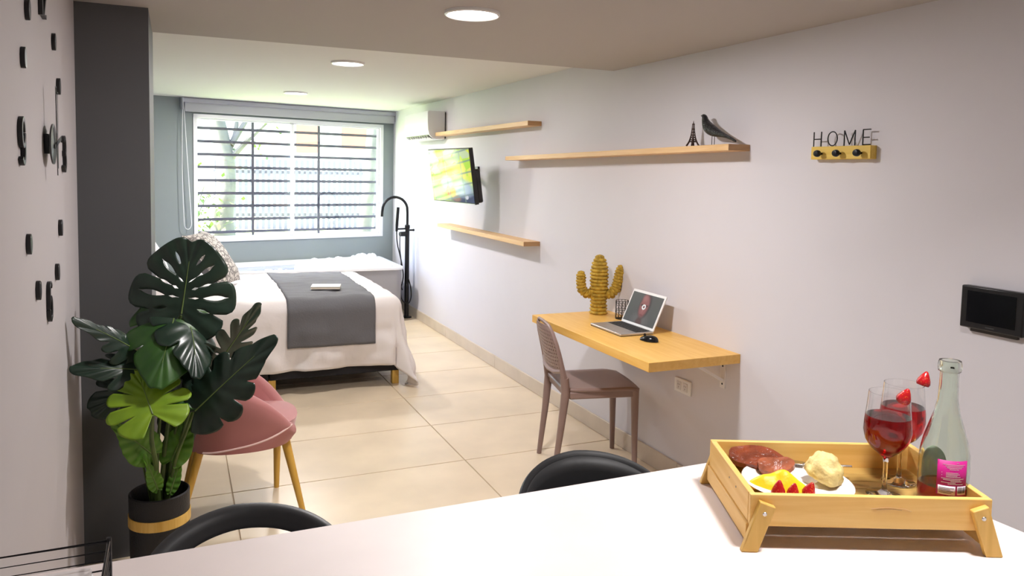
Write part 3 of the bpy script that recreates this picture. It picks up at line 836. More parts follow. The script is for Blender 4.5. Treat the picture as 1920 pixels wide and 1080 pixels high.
rp = N('ShaderNodeValToRGB'); rp.color_ramp.elements[0].position = .03; rp.color_ramp.elements[0].color = (.22,.20,.19,1)
rp.color_ramp.elements[1].position = .10; rp.color_ramp.elements[1].color = (.66,.62,.57,1)
L_(mn.outputs[0], rp.inputs[0]); L_(rp.outputs[0], B.inputs['Base Color'])
cu = thing('cushion', 'square cushion with speckled grey and cream front leaning on the pillows', 'cushion', (.245, 6.03, .89))
place_pillow(cu, .46, .47, .19, lean(53, -.35), M_pat, mat('charcoal cushion back', (.16,.16,.165), .9), 2.2)

# ------------------------------------------------------------ bathtub
M_tub = mat('grey tub panel', (.30,.295,.32), .3)
M_tubin = mat('white tub acrylic', (.80,.82,.86), .15)
tb = thing('bathtub', 'large grey panelled bathtub under the window filled with water', 'bathtub', (1.1, 8.1, 0))
def tub_poly(ins, n=6, rc=.10):
    P = [Vector((.02+ins, 7.62+ins)), Vector((2.17-ins, 7.62+ins)), Vector((2.17-ins, 8.755-ins)), Vector((.02+ins, 8.30-ins))]
    out = []
    for i in range(4):
        p = P[i]; a = (P[i-1]-p).normalized(); b_ = (P[(i+1) % 4]-p).normalized()
        for k in range(n+1):
            t = k/n; q0 = p+a*rc*(1-t); q1 = p+b_*rc*t
            q = q0.lerp(q1, t); out.append((q.x-1.1, q.y-8.1))
    return out
def shell(mb, rings):
    n = len(rings[0][0]); vs = []
    for poly, z in rings: vs += [(x, y, z) for x, y in poly]
    fs = [(i*n+k, i*n+(k+1) % n, (i+1)*n+(k+1) % n, (i+1)*n+k) for i in range(len(rings)-1) for k in range(n)]
    return mb.add(vs, fs)
b = shell(MB(), [(tub_poly(.02), 0), (tub_poly(.015), .50), (tub_poly(.012), .545)])
obj('panel', b, M_tub, tb)
b = shell(MB(), [(tub_poly(.012), .545), (tub_poly(0), .550), (tub_poly(0), .570), (tub_poly(.006), .577), (tub_poly(.085), .577), (tub_poly(.10, rc=.2), .565), (tub_poly(.15, rc=.25), .25), (tub_poly(.25, rc=.3), .15)])
n = len(tub_poly(0)); b.f.append(tuple(range(len(b.v)-n, len(b.v)))); b.mi.append(0)
obj('basin', b, M_tubin, tb)
M_water = mat('bath water', (.55,.62,.85), .04, spec=.5, trans=.5, ior=1.33, bump=.25, bump_scale=8)
o = obj('water', MB().prism(tub_poly(.112, rc=.22), .48, .535), M_water, tb); o['kind'] = 'stuff'
M_foam = mat('white bath foam', (.86,.86,.90), .9, sheen=.2)
random.seed(11)
b = MB()
for _ in range(260):
    x = random.uniform(1.15, 2.05); y = random.uniform(7.75, 8.50)
    hgt = .05+.10*max(0, (x-1.45)/.6)*(.4+.6*abs(noise.noise((x*4, y*4, 2))))
    r = random.uniform(.03, .065)
    if y > 7.62+.95*(.3+.33*x): continue
    b.ball((x-1.1, y-8.1, .515+random.random()*hgt), r, 8, 6)
for _ in range(50):
    x = random.uniform(.8, 1.3); y = random.uniform(7.76, 7.95); b.ball((x-1.1, y-8.1, .53), random.uniform(.015, .035), 8, 6)
o = obj('bath_foam', b, M_foam); o.location = (1.1, 8.1, 0)
tag(o, 'heap of white bath foam floating at the right end of the tub', 'foam', kind='stuff')

# freestanding faucet
fc = thing('bath_faucet', 'black freestanding bath faucet with gooseneck spout and hand shower', 'faucet', (2.255, 7.86, 0))
obj('base_flange', MB().lathe([(.055, 0), (.055, .012), (.03, .016)], n=20), M_satin, fc)
obj('column', MB().tube([(0,0,.01), (0,0,.985)], .024, 16), M_satin, fc)
sp_ = [(0,0,.97), (0,0,1.12)]
for i in range(1, 13):
    a = pi*i/13; sp_.append((-.135+.135*math.cos(a), -.0, 1.15+.14*math.sin(a)))
sp_ += [(-.272, 0, 1.14), (-.276, 0, 1.085)]
obj('spout', MB().tube(sp_, .0145, 12), M_satin, fc)
obj('collar', MB().lathe([(.024,.955),(.028,.96),(.028,.99),(.018,1.0)], n=16), M_satin, fc)
obj('handle', MB().tube([(.02,0,.94),(.065,0,.94)], [.010,.010], 10).ball((.068,0,.94), .013), M_satin, fc)
obj('mixer_body', MB().tube([(-.02,0,.90),(-.085,-.02,.90)], .026, 12).tube([(-.01,0,.955),(-.12,-.02,.955)], .010, 10), M_satin, fc)
obj('hand_shower', MB().tube([(-.122,-.022,.93),(-.120,-.022,1.0),(-.108,-.022,1.185)], [.014,.017,.017], 12), M_satin, fc)
hz = [(-.122,-.022,.93),(-.115,-.03,.80),(-.075,-.04,.62),(-.05,-.04,.45),(-.08,-.05,.30),(-.06,-.04,.20),(0,-.05,.16),(.04,-.03,.22),(.035,-.03,.33),(.01,-.03,.42)]
def smoothp(P, k=6):
    P = [Vector(p) for p in P]; out = []
    for i in range(len(P)-1):
        p0, p1, p2, p3 = P[max(0,i-1)], P[i], P[i+1], P[min(len(P)-1,i+2)]
        for j in range(k):
            t = j/k; out.append(.5*((2*p1)+(-p0+p2)*t+(2*p0-5*p1+4*p2-p3)*t*t+(-p0+3*p1-3*p2+p3)*t**3))
    out.append(P[-1]); return out
obj('hose', MB().tube(smoothp(hz), .0065, 8), M_satin, fc)
obj('hose_rear', MB().tube(smoothp([(-.085,-.02,.885),(-.085,-.02,.75),(-.07,-.02,.60),(-.075,-.02,.4),(-.05,-.01,.30)]), .0055, 8), M_satin, fc)

# ------------------------------------------------------------ wall clock made of separate stuck-on pieces
ck = thing('wall_clock', 'black clock movement with thin hands on the left wall', 'clock', (XL, 2.56, 1.622))
M_ckdisc = mat('dark grey clock disc', (.05,.05,.055), .3)
obj('movement', MB().b2((.0, -.028, -.028), (.012, .028, .028)), M_black, ck)
obj('face_disc', MB().lathe([(0, .016), (.05, .016), (.058, .018), (.058, .022), (.04, .025), (0, .027)], n=32, axis='x'), M_ckdisc, ck)
obj('minute_hand', MB().bar((.030, 0, -.09), (.030, -.008, .165), .006, .002, (1,0,0)), M_black, ck)
obj('hour_hand', MB().bar((.028, -.03, -.008), (.028, .10, .020), .012, .002, (1,0,0)), M_black, ck)
obj('second_hand', MB().bar((.033, -.008, -.07), (.033, .0, .15), .003, .001, (1,0,0)), M_black, ck)
G = 'black stuck-on numerals of the wall clock'
def numeral(name, y, z, mb, label):
    o = obj(name, mb, M_black, None, bevel=.0015)
    o.location = (XL, y, z); tag(o, label, 'clock numeral', G); return o
def strip(pts, w, th=.011, closed=False):
    # flat stroke on the wall plane (y across, z up), extruded out of the wall
    b = MB(); P = [Vector((0, -p[0], p[1])) for p in pts]; m = len(P)
    vs = []
    for i, p in enumerate(P):
        t = (P[(i+1) % m]-P[i-1]) if closed else P[min(i+1, m-1)]-P[max(i-1, 0)]
        t.normalize(); s = Vector((1,0,0)).cross(t)*(w/2)
        for x in (.0, th): vs += [p+s+Vector((x,0,0)), p-s+Vector((x,0,0))]
    fs = []
    for i in range(m if closed else m-1):
        j = (i+1) % m; a, c = i*4, j*4
        fs += [(a,c,c+1,a+1), (a+2,a+3,c+3,c+2), (a,a+2,c+2,c), (a+1,c+1,c+3,a+3)]
    if not closed: fs += [(0,1,3,2), ((m-1)*4, (m-1)*4+2, (m-1)*4+3, (m-1)*4+1)]
    return b.add(vs, fs)
arc = lambda cx, cz, rx, rz, a0, a1, n: [(cx+rx*math.cos(math.radians(a0+(a1-a0)*i/n)), cz+rz*math.sin(math.radians(a0+(a1-a0)*i/n))) for i in range(n+1)]
# in these local strokes x grows to the reader's right; the reader faces the wall, so right is +y -> mirrored in strip()
fl_ = lambda P: [(-x, z) for x, z in P]
nine = fl_(arc(0, .018, .018, .033, -60, 300, 20)[:-0]+[])
nine = fl_(arc(0, .022, .020, .032, 0, 360, 20)+[(.020, -.02)]+arc(0, -.025, .020, .026, 0, -150, 10))
six = fl_(arc(0, -.022, .020, .032, 180, 540, 20)+[(-.020, .02)]+arc(0, .025, .020, .026, 180, 30, 10))
three = fl_(arc(0, .024, .021, .028, 150, -80, 12)+arc(0, -.026, .023, .030, 80, -150, 12))
numeral('clock_numeral', 2.157, 1.617, strip(nine, .013), 'black numeral nine nearest the viewer on the left wall')
numeral('clock_numeral', 2.911, 1.600, strip(three, .013), 'black numeral three right of the clock hands')
numeral('clock_numeral', 2.535, 1.170, strip(six, .013), 'black numeral six lowest on the left wall')
b = strip(fl_([(-.03,-.05),(-.03,.05)]), .014); b2_ = strip(fl_(arc(.014,.022,.020,.028,160,-40,10)+[(-.006,-.045),(.036,-.045)]), .013)
b.add(b2_.v, b2_.f)
numeral('clock_numeral', 2.524, 2.025, b, 'black numeral twelve cut by the top of the picture')
def lozenge():
    return MB().prism([(.016*math.cos(a)*1.0, .026*math.sin(a)) for a in [2*pi*i/20 for i in range(20)]], 0, .011, tf=lambda p: Vector((p.z, p.x, p.y)))
for y_, z_, l_ in ((2.283,1.95,'black oval marker for eleven beside the numeral twelve'), (2.207,1.822,'black oval marker for ten above the nine'), (2.736,1.937,'black oval marker for one below the twelve'),
                   (2.82,1.81,'black oval marker for two just above the clock hands'), (2.797,1.363,'black oval marker for four below the clock hands'), (2.222,1.364,'black oval marker for eight below the nine'),
                   (2.705,1.233,'black oval marker for five beside the six, nearer the column'), (2.347,1.229,'black oval marker for seven left of the six')):
    numeral('clock_marker', y_, z_, lozenge(), l_)

# ------------------------------------------------------------ counter
ZC = .90
ct = thing('counter', 'pinkish white stone counter in the foreground carrying the tray', 'counter', (.56, .95, 0))
b = MB().prism([(XL-.56+.002, .25-.95), (1.50-.56, .25-.95), (1.466-.56, 1.408-.95), (XL-.56+.002, 1.404-.95)], ZC-.04, ZC)
obj('top', b, M_counter, ct, bevel=.003)
obj('leg_panel', MB().b2((.80, -.60, 0), (.84, .25, ZC-.04)), M_dark, ct)
obj('front_panel', MB().b2((XL-.56+.01, -.25, 0), (.80, -.21, ZC-.04)), M_dark, ct)

# ------------------------------------------------------------ black shell chairs at the counter
M_shell = mat('matt black shell plastic', (.022,.023,.025), .45)
def black_chair(loc, rz, label, solid_back):
    t = thing('shell_chair', label, 'chair', loc, rz, 'black shell chairs at the counter')
    # local: sitter faces -y; back at +y
    def rim(a):   # a: -1..1 around the back from left arm to right arm
        th = a*math.radians(112)
        x = .205*math.sin(th)*1.0; y = .02+.19*math.cos(th)
        z = .832-.155*abs(a)**2.3-.02*abs(a)
        return Vector((x, y, z))
    bh = .24 if solid_back else .044
    def band(u, v):
        a = 2*u-1; p = rim(a); prof = 2*pi*v
        h = bh*(1-.15*abs(a))
        c = Vector((p.x*.985, (p.y-.02)*.985+.02, p.z-h/2))
        o_ = Vector((p.x, p.y-.02, 0)).normalized()
        cz, sz = math.cos(prof), math.sin(prof)
        sg = lambda q, e: math.copysign(abs(q)**e, q)
        return c+o_*(.011*sg(cz, .6))+Vector((0,0,1))*(h/2*sg(sz, .6))+o_*(.012*sz)
    obj('back_band', MB().grid(band, 48, 16), M_shell, t)
    if solid_back:
        def sh(u, v):
            a = (2*u-1)*.96; p = rim(a); z = p.z-.012; k = v
            return Vector((p.x*(1-.12*k), (p.y-.02)*(1-.15*k)+.02, z*(1-k)+.47*k))
        obj('back_shell', MB().grid(sh, 32, 8), M_shell, t, solid=.010)
    else:
        for a in (-.98, -.45, .45, .98):
            p = rim(a); obj('back_support', MB().tube([(p.x*.97, (p.y-.02)*.97+.02, p.z-.04), (p.x*.95, (p.y-.02)*.9+.02, .62), (p.x*.88, (p.y-.02)*.85+.02, .465)], [.014,.012,.014], 8), M_shell, t)
    def st_(u, v):
        a = 2*pi*u; r = v; sg = lambda q: math.copysign(abs(q)**.75, q)
        return Vector((.215*sg(math.cos(a))*r, .205*sg(math.sin(a))*r-.0, .455-.015*(1-r*r)))
    obj('seat', MB().grid(st_, 32, 6, True), M_shell, t, solid=.018)
    for sx in (-1, 1):
        for sy in (-1, 1):
            obj('leg', MB().tube([(sx*.15, sy*.13, .455), (sx*.20, sy*.19, 0)], [.016, .011], 8), M_chairleg, t)
    return t
black_chair((.135, 1.50, 0), math.radians(6), 'black chair with an open arched back at the left end of the counter', False)
black_chair((.950, 1.53, 0), math.radians(-4), 'black chair with a closed back at the middle of the counter', True)

# ------------------------------------------------------------ pink armchair
M_pink = mat('dusty pink velvet', (.45, .175, .17), .75, sheen=.4, noise_amt=.05, noise_scale=5)
M_pipe = mat('pale pink piping', (.75,.52,.48), .6)
pc = thing('pink_armchair', 'dusty pink velvet tub armchair with golden wooden legs behind the plant', 'armchair', (.265, 3.66, 0), math.radians(-2))
# local +x = front
ZB, ZSE = .325, .43
def plan(th, k=1.0):     # th = 0 at the back, +-pi at the front middle
    c, s = -math.cos(th), math.sin(th)
    sg = lambda q, e: math.copysign(abs(q)**e, q)
    return Vector((.275*k*sg(c, .85), .265*k*sg(s, .85), 0))
def rimz(th):
    a = abs(th)/pi
    return ZSE-.01+.31*max(0, 1-(a/.78)**2.0)
def shellf(u, v):
    th = (2*u-1)*pi*.80
    zt = rimz(th); th_ = .035
    # v: cross-section outer bottom -> outer top -> inner top -> inner bottom
    if v < .4:
        k = v/.4; p = plan(th, .86+.14*min(1, k*1.25)+.05*k*(1-abs(th)/pi)); p.z = ZB+(zt-.03-ZB)*k
    elif v < .7:
        a = (v-.4)/.3*pi; p0 = plan(th, 1.0+.05*(1-abs(th)/pi)); o_ = p0.normalized()
        p = p0-o_*.032+o_*.032*math.cos(a); p.z = zt-.03+.032*math.sin(a)
    else:
        k = (v-.7)/.3; p0 = plan(th, 1.0+.05*(1-abs(th)/pi)); o_ = p0.normalized()
        p = p0-o_*(.064+.03*k); p.z = zt-.03+(ZSE-.03-(zt-.03))*k
    return p
sh_ = obj('shell', MB().grid(shellf, 56, 20), M_pink, pc, angle=80)
def seatf(u, v):
    a = 2*pi*u; c, s = math.cos(a), math.sin(a)
    sg = lambda q, e: math.copysign(abs(q)**e, q)
    if v < .55:
        r = v/.55; z = ZSE+.012*(1-r*r)
    else:
        r = 1.0; z = ZSE-(v-.55)/.45*(ZSE-ZB)
    rr = .252; k = (1-.08*max(0, v-.55)/.45)
    e_ = 1.0 if v < .5 else 1
    p = Vector((rr*sg(c, .8)*r*k, .235*sg(s, .8)*r*k, z))
    return p
obj('seat', MB().grid(seatf, 48, 16, True), M_pink, pc, angle=60)
obj('seat_bottom', MB().lathe([(.20, ZB-.004), (.22, ZB+.01)], n=24), M_black, pc)
pp = []
for i in range(26):
    k = i/25; th = -(.30+.46*k)*pi
    p = plan(th, 1.005-.09*(1-k)); p.z = ZB+.012+.085*k**1.5; pp.append(p)
obj('piping', MB().tube(pp, .0045, 6), M_pipe, pc)
for i, (tx, ty, fx, fy) in enumerate(((.185,-.13,.262,-.165),(.175,.13,.172,.155),(-.17,-.14,-.262,-.19),(-.17,.14,-.25,.18))):
    obj('leg', MB().tube([(tx, ty, ZB+.02), (fx, fy, 0)], [.021, .0125], 12), M_chairleg, pc)

# ------------------------------------------------------------ potted monstera
M_pot = mat('black pot', (.012,.012,.014), .5, bump=.2, bump_scale=150)
M_band = wood('pale wood band', (.62,.36,.06), (.76,.50,.13), 2, 14)
M_soil = mat('dark soil', (.02,.016,.012), .9, bump=.6, bump_scale=60)
def leafmat(name, c1, c2, rough=.3):
    m = mat(name, c1, rough, noise_amt=0)
    nt = m.node_tree; B = nt.nodes['Principled BSDF']
    g = nt.nodes.new('ShaderNodeNewGeometry'); mi = nt.nodes.new('ShaderNodeMix'); mi.data_type = 'RGBA'
    tc = nt.nodes.new('ShaderNodeTexCoord'); nz = nt.nodes.new('ShaderNodeTexNoise'); nz.inputs['Scale'].default_value = 12
    nt.links.new(tc.outputs['Object'], nz.inputs['Vector'])
    mr = nt.nodes.new('ShaderNodeMapRange'); mr.inputs['From Min'].default_value = .35; mr.inputs['From Max'].default_value = .65
    nt.links.new(nz.outputs['Fac'], mr.inputs['Value'])
    mi.inputs[6].default_value = (*c1, 1); mi.inputs[7].default_value = (*c2, 1)
    nt.links.new(mr.outputs[0], mi.inputs[0]); nt.links.new(mi.outputs[2], B.inputs['Base Color'])
    return m
M_l_dark = leafmat('dark glossy leaf', (.010,.024,.016), (.020,.040,.026), .30)
M_l_green = leafmat('green leaf', (.018,.065,.010), (.035,.11,.014), .4)
M_l_mid = leafmat('mid green leaf', (.06,.17,.012), (.11,.26,.02), .4)
M_l_yel = leafmat('yellow green leaf', (.13,.24,.008), (.20,.33,.012), .45)
M_stem = leafmat('green stem', (.05,.09,.02), (.09,.14,.03), .5)
M_rib = mat('pale leaf rib', (.13,.20,.05), .5)
PX, PY = -.066, 3.12
pl = thing('potted_monstera', 'tall artificial monstera with dark split leaves in a black pot with wooden band', 'plant', (PX, PY, 0))
P0 = Vector((PX, PY, 0))
pot = obj('pot', MB().lathe([(.085, 0), (.100, .005), (.104, .10), (.106, .25), (.107, .332), (.102, .336), (.098, .33), (.097, .26), (.0, .255)], n=40), M_pot, pl)
obj('band', MB().lathe([(.1065, .218), (.1095, .218), (.1095, .256), (.1065, .256)], n=40), M_band, pot)
obj('soil', MB().lathe([(.0, .268), (.05, .266), (.0965, .258)], n=30), M_soil, pl)
def leaf(B, T, N_, wid, mt, slots=(), holes=(), droop=0.0, fold=.12, curl=.15, rib=True, ns=14, base_ang=150):
    """monstera leaf: lobes fan out from the midrib; slots = (t, s0, half width) open to the margin, holes = (t, s0, s1, half width)"""
    B, T, N_ = Vector(B)-P0, Vector(T)-P0, Vector(N_)
    u = (T-B); L = u.length; u.normalize(); n = (N_-u*N_.dot(u)).normalized(); v = n.cross(u)
    wh = wid/2
    def fn(sd, t, s):
        t = min(1, max(0, t))
        root = .02+.80*t**1.25
        ang = 0 if t >= 1 else math.radians(base_ang*(1-t)**1.2+5*t)
        lx = wh*(.70+.30*math.sin(pi*min(1, t/.4)*.5)-.62*max(0, t-.3)**1.1)
        if t > .80: lx = lx+(L*(1.12-root)-lx)*((t-.80)/.20)**1.2
        x = root*L+math.cos(ang)*lx*s; y = math.sin(ang)*lx*s
        x += .10*L*s*s*(1-t)*.6
        z = fold*abs(y)-curl*(y*y)/max(wh, 1e-6)-droop*(x/L)**2*L+.0045*math.cos(t*2*pi*7)*s*(1-s*.3)
        return B+u*x+v*(sd*y)+n*z
    cuts = {}
    for t, s0, hw in slots: cuts.setdefault(t, []).append(('s', s0, 1.0, hw))
    for t, s0, s1, hw in holes: cuts.setdefault(t, []).append(('h', s0, s1, hw))
    ts = [0.0]+sorted(cuts)+[1.0]
    def hw_(t, s):
        w = 0
        for k, a, c, h in cuts.get(t, ()):
            if k == 's' and s > a: w = max(w, h*((s-a)/(1-a))**.7)
            if k == 'h' and a < s < c: w = max(w, h*math.sin(pi*(s-a)/(c-a))**.8)
        return w
    opens = {t: any(k[0] == 's' for k in cuts[t]) for t in cuts}
    b = MB()
    for sd in (-1, 1):
        for t0, t1 in zip(ts, ts[1:]):
            m = max(3, int((t1-t0)*44)); base = len(b.v)
            for i in range(m+1):
                k = i/m
                for j in range(ns+1):
                    sv = j/ns
                    ta = t0+hw_(t0, sv); tb_ = t1-hw_(t1, sv)
                    r0 = .13*(1-k)**5 if opens.get(t0) else 0
                    r1 = .13*k**5 if opens.get(t1) else 0
                    b.v.append(tuple(fn(sd, ta+(tb_-ta)*k, sv*(1-(r0+r1)*sv**3))))
            for i in range(m):
                for j in range(ns):
                    q = base+i*(ns+1)+j
                    b.f.append((q, q+ns+1, q+ns+2, q+1)); b.mi.append(0)
    lf_ = obj('leaf', b, mt, pl, solid=.0014, angle=70)
    if rib:
        P_ = [fn(1, i/14, 0)+n*.0012 for i in range(15)]
        obj('midrib', MB().tube(P_, [.0032-.0022*i/14 for i in range(15)], 6), M_rib, lf_)
    return lf_
SL = ((.26,.62,.022),(.40,.55,.030),(.55,.50,.030),(.70,.52,.028))
# the large upright heart leaf facing the room
leaf((.016,3.06,1.015), (.052,3.09,1.255), (-.02,-1,.12), .385, M_l_dark, ((.255,.66,.020),(.50,.62,.016)), ((.255,.30,.52,.014),(.38,.36,.80,.020),(.38,.14,.24,.018),(.50,.16,.26,.018),(.50,.34,.56,.012),(.63,.34,.72,.020),(.63,.12,.22,.014),(.76,.36,.70,.018)), .0, .10, .25)
# drooping leaf in front of it, seen from its edge and underside
leaf((.000,3.10,1.03), (-.050,2.86,.885), (.15,-.75,.95), .33, M_l_green, ((.35,.66,.016),(.57,.66,.02)), (), .25, .05, .55)
leaf((.030,3.12,1.02), (.090,2.90,.885), (.55,-.55,.8), .28, M_l_dark, ((.37,.6,.022),(.60,.6,.022)), (), .22, .08, .5)
# right upper leaf, steep
leaf((.127,3.08,.796), (.285,3.06,1.015), (.45,-.80,-.30), .23, M_l_dark, ((.27,.42,.03),(.42,.36,.034),(.58,.36,.034),(.74,.5,.026)), ((.34,.2,.4,.014),), .05, .15, .2)
# right lower large leaf
leaf((.055,3.00,.66), (.300,2.93,.915), (-.35,-.8,.35), .27, M_l_dark, ((.29,.7,.016),(.46,.62,.016),(.63,.65,.016)), (), .08, .10, .3)
leaf((.075,3.08,.80), (.20,3.05,.76), (-.1,-.6,.8), .20, M_l_dark, ((.36,.6,.016),(.56,.6,.016)), (), .2, .1, .4)
# left leaves drooping to the wall
leaf((-.09,3.07,.855), (-.265,2.90,1.045), (-.45,-.55,.6), .17, M_l_dark, SL, (), .12, -.1, .5)
leaf((-.02,3.05,.80), (-.262,2.90,.905), (-.2,-.8,.7), .24, M_l_dark, SL, (), .2, -.05, .5)
leaf((-.06,3.03,.80), (-.245,2.95,.735), (-.1,-.95,.3), .28, M_l_dark, SL, (), .2, .05, .4)
# bright new leaf
leaf((-.078,2.86,.707), (-.125,2.97,.822), (0,-.8,.6), .29, M_l_yel, ((.27,.40,.016),(.42,.38,.018),(.58,.4,.018)), (), .0, .12, .2)
# green leaf behind the stem
leaf((.000,3.14,.69), (-.02,3.18,.90), (0,-1,.1), .21, M_l_mid, ((.3,.6,.016),(.5,.6,.016)), (), .0, .1, .2)
leaf((.02,3.10,.74), (.10,3.0,.70), (0,-.5,.9), .16, M_l_green, (), (), .2, .1, .3)
# low leaves by the pot
leaf((-.090,3.06,.50), (-.192,2.99,.635), (.25,-.9,.35), .14, M_l_mid, (), (), .10, .25, .3)
leaf((-.07,3.06,.36), (-.11,3.03,.50), (.3,-.9,.2), .06, M_l_mid, (), (), .0, .3, .2)
leaf((-.025,3.10,.45), (.045,3.14,.60), (-.2,-1,.1), .12, M_l_mid, (), (), .0, .2, .2)
leaf((-.03,3.08,.33), (.02,3.11,.48), (-.3,-1,.1), .05, M_l_mid, (), (), .0, .2, .2)
leaf((-.01,3.16,.62), (.03,3.19,.44), (-.1,-1,.1), .15, M_l_dark, (), (), .1, .1, .3)
def stem(pts, r0, r1):
    P_ = smoothp([Vector(p)-P0 for p in pts], 6); m = len(P_)
    obj('stem', MB().tube(P_, [r0+(r1-r0)*i/(m-1) for i in range(m)], 8), M_stem, pl)
stem([(-.066,3.12,.26),(-.045,3.11,.5),(-.012,3.10,.75),(.0,3.08,.92),(.016,3.06,1.015)], .009, .005)
stem([(-.060,3.13,.26),(-.035,3.14,.5),(-.005,3.14,.75),(-.005,3.12,.95),(.0,3.10,1.03)], .008, .005)
stem([(-.055,3.13,.26),(-.025,3.14,.5),(.02,3.14,.8),(.03,3.12,1.02)], .008, .005)
stem([(-.045,3.12,.26),(.0,3.12,.48),(.06,3.10,.68),(.127,3.08,.796)], .008, .004)
stem([(-.045,3.11,.26),(-.01,3.09,.45),(.03,3.04,.58),(.055,3.00,.66)], .008, .004)
stem([(-.05,3.13,.26),(-.02,3.13,.5),(.03,3.11,.70),(.075,3.08,.80)], .006, .004)
stem([(-.085,3.12,.26),(-.10,3.12,.5),(-.105,3.10,.70),(-.09,3.07,.855)], .007, .004)
stem([(-.075,3.12,.26),(-.07,3.10,.5),(-.05,3.08,.70),(-.02,3.05,.80)], .007, .004)
stem([(-.08,3.11,.26),(-.085,3.09,.5),(-.08,3.05,.70),(-.06,3.03,.80)], .006, .004)
stem([(-.070,3.10,.26),(-.075,3.05,.45),(-.085,2.93,.60),(-.078,2.86,.707)], .011, .006)
stem([(-.06,3.14,.26),(-.03,3.15,.5),(.0,3.14,.69)], .006, .004)
stem([(-.085,3.11,.26),(-.095,3.10,.40),(-.09,3.06,.50)], .006, .004)
stem([(-.09,3.12,.26),(-.13,3.11,.50),(-.16,3.08,.70),(-.14,3.05,.80)], .004, .003)
stem([(-.05,3.12,.26),(-.035,3.11,.36),(-.025,3.10,.45)], .006, .004)
stem([(-.045,3.14,.26),(-.02,3.15,.45),(-.01,3.16,.62)], .006, .004)

# ------------------------------------------------------------ tray on folding legs
TA = math.radians(-24)
tx, ty = math.cos(TA), math.sin(TA)
TL, TD = .4325, .285
TC = Vector((1.193, 1.083, ZC))
ty_ = thing('bed_tray', 'yellow pine serving tray on folding legs standing on the counter', 'tray', TC, TA)
def T(u, v, z): return TC+Vector((tx*u-ty*v, ty*u+tx*v, z))    # tray-local to world
zr0, zr1 = .042, .1005
tk = .011
obj('front_rail', MB().b2((-TL/2, -TD/2, zr0), (TL/2, -TD/2+tk, zr1)), M_pine, ty_, bevel=.0015)
obj('back_rail', MB().b2((-TL/2, TD/2-tk, zr0), (TL/2, TD/2, zr1)), M_pine, ty_, bevel=.0015)
M_pineV = wood('yellow pine side', (.74, .43, .10), (.86, .57, .19), 1, 9, .5)
for sx in (-1, 1):
    xo = sx*TL/2
    xa, xb = (xo-.0005, xo+tk) if sx < 0 else (xo-tk, xo+.0005)
    up_ = obj('side_board', MB().b2((xa, -TD/2+tk+.0005, zr0+.003), (xb, TD/2-tk-.0005, zr1)), M_pineV, ty_, bevel=.0015)
    obj('side_board', MB().b2((xa-(.004 if sx < 0 else 0), -TD/2+.006, zr0-.030), (xb+(.004 if sx > 0 else 0), TD/2-.002, zr0+.0025)), M_pineV, ty_, bevel=.0015)
    for yv in (-.055, -.01):
        obj('nail', MB().lathe([(0, sx*.001), (.0022, sx*.0008), (.0022, 0)], (xo, yv, .078), 8, axis='x'), M_satin, up_)
ns_ = 7; sw = (TD-2*tk)/ns_
proto = None
for k in range(ns_):
    yv = -TD/2+tk+sw*(k+.5)
    if proto is None: proto = o = obj('slat', MB().box((0,0,0), (TL-2*tk-.001, sw-.0012, .007)), M_pinedk, ty_, bevel=.001)
    else: o = proto.copy(); C.objects.link(o)
    o.location = (0, yv, .0455)
M_screw = mat('steel screw', (.6,.6,.6), .3, metal=1)
for sx in (-1, 1):
    for sy in (-1, 1):
        yo = sy*(TD/2+.0075)
        top = Vector((sx*(TL/2-.026), yo, .082)); ft = Vector((sx*(TL/2+.002), yo, .0025))
        d = (ft-top).normalized(); s_ = Vector((d.z, 0, -d.x))
        vs = []
        for yy in (yo-.0065, yo+.0065):
            for (p, a) in ((top-d*.006, -.015), (top-d*.006, .015), (ft, .016), (ft, -.016)):
                q = p+s_*a
                if p is ft: q = Vector((q.x, 0, .0002))
                vs.append((q.x, yy, q.z))
        lg = obj('leg', MB().add(vs, [(0,1,2,3),(7,6,5,4),(0,4,5,1),(1,5,6,2),(2,6,7,3),(3,7,4,0)]), M_pineleg, ty_, bevel=.002)
        obj('screw', MB().lathe([(0, sy*.0085), (.003, sy*.008), (.0042, sy*.0065)], (top.x+d.x*.012, yo, top.z+d.z*.012), 10, axis='y'), M_screw, lg)
obj('wood_stamp', MB().tube([(.0,-TD/2-.0003,.079),(.03,-TD/2-.0003,.082),(.06,-TD/2-.0003,.080),(.072,-TD/2-.0003,.075)], .0005, 4).tube([(.01,-TD/2-.0003,.077),(.035,-TD/2-.0003,.079),(.055,-TD/2-.0003,.077)], .0004, 4), M_oakend, ty_)
ZT = ZC+.0492     # tray floor

# plate
PC = T(-.075, .012, 0); 
pt = thing('plate', 'white dinner plate of breakfast food on the tray', 'plate', (PC.x, PC.y, ZT))
obj('dish', MB().lathe([(0, .004), (.062, .004), (.078, .008), (.105, .015), (.1065, .0165), (.104, .0185), (.078, .012), (.060, .008), (0, .0078)], n=48), mat('white glazed china', (.82,.80,.80), .12), pt)
ZP = ZT+.008
def on_plate(x, y, dz=0): return (x, y, ZP+dz)
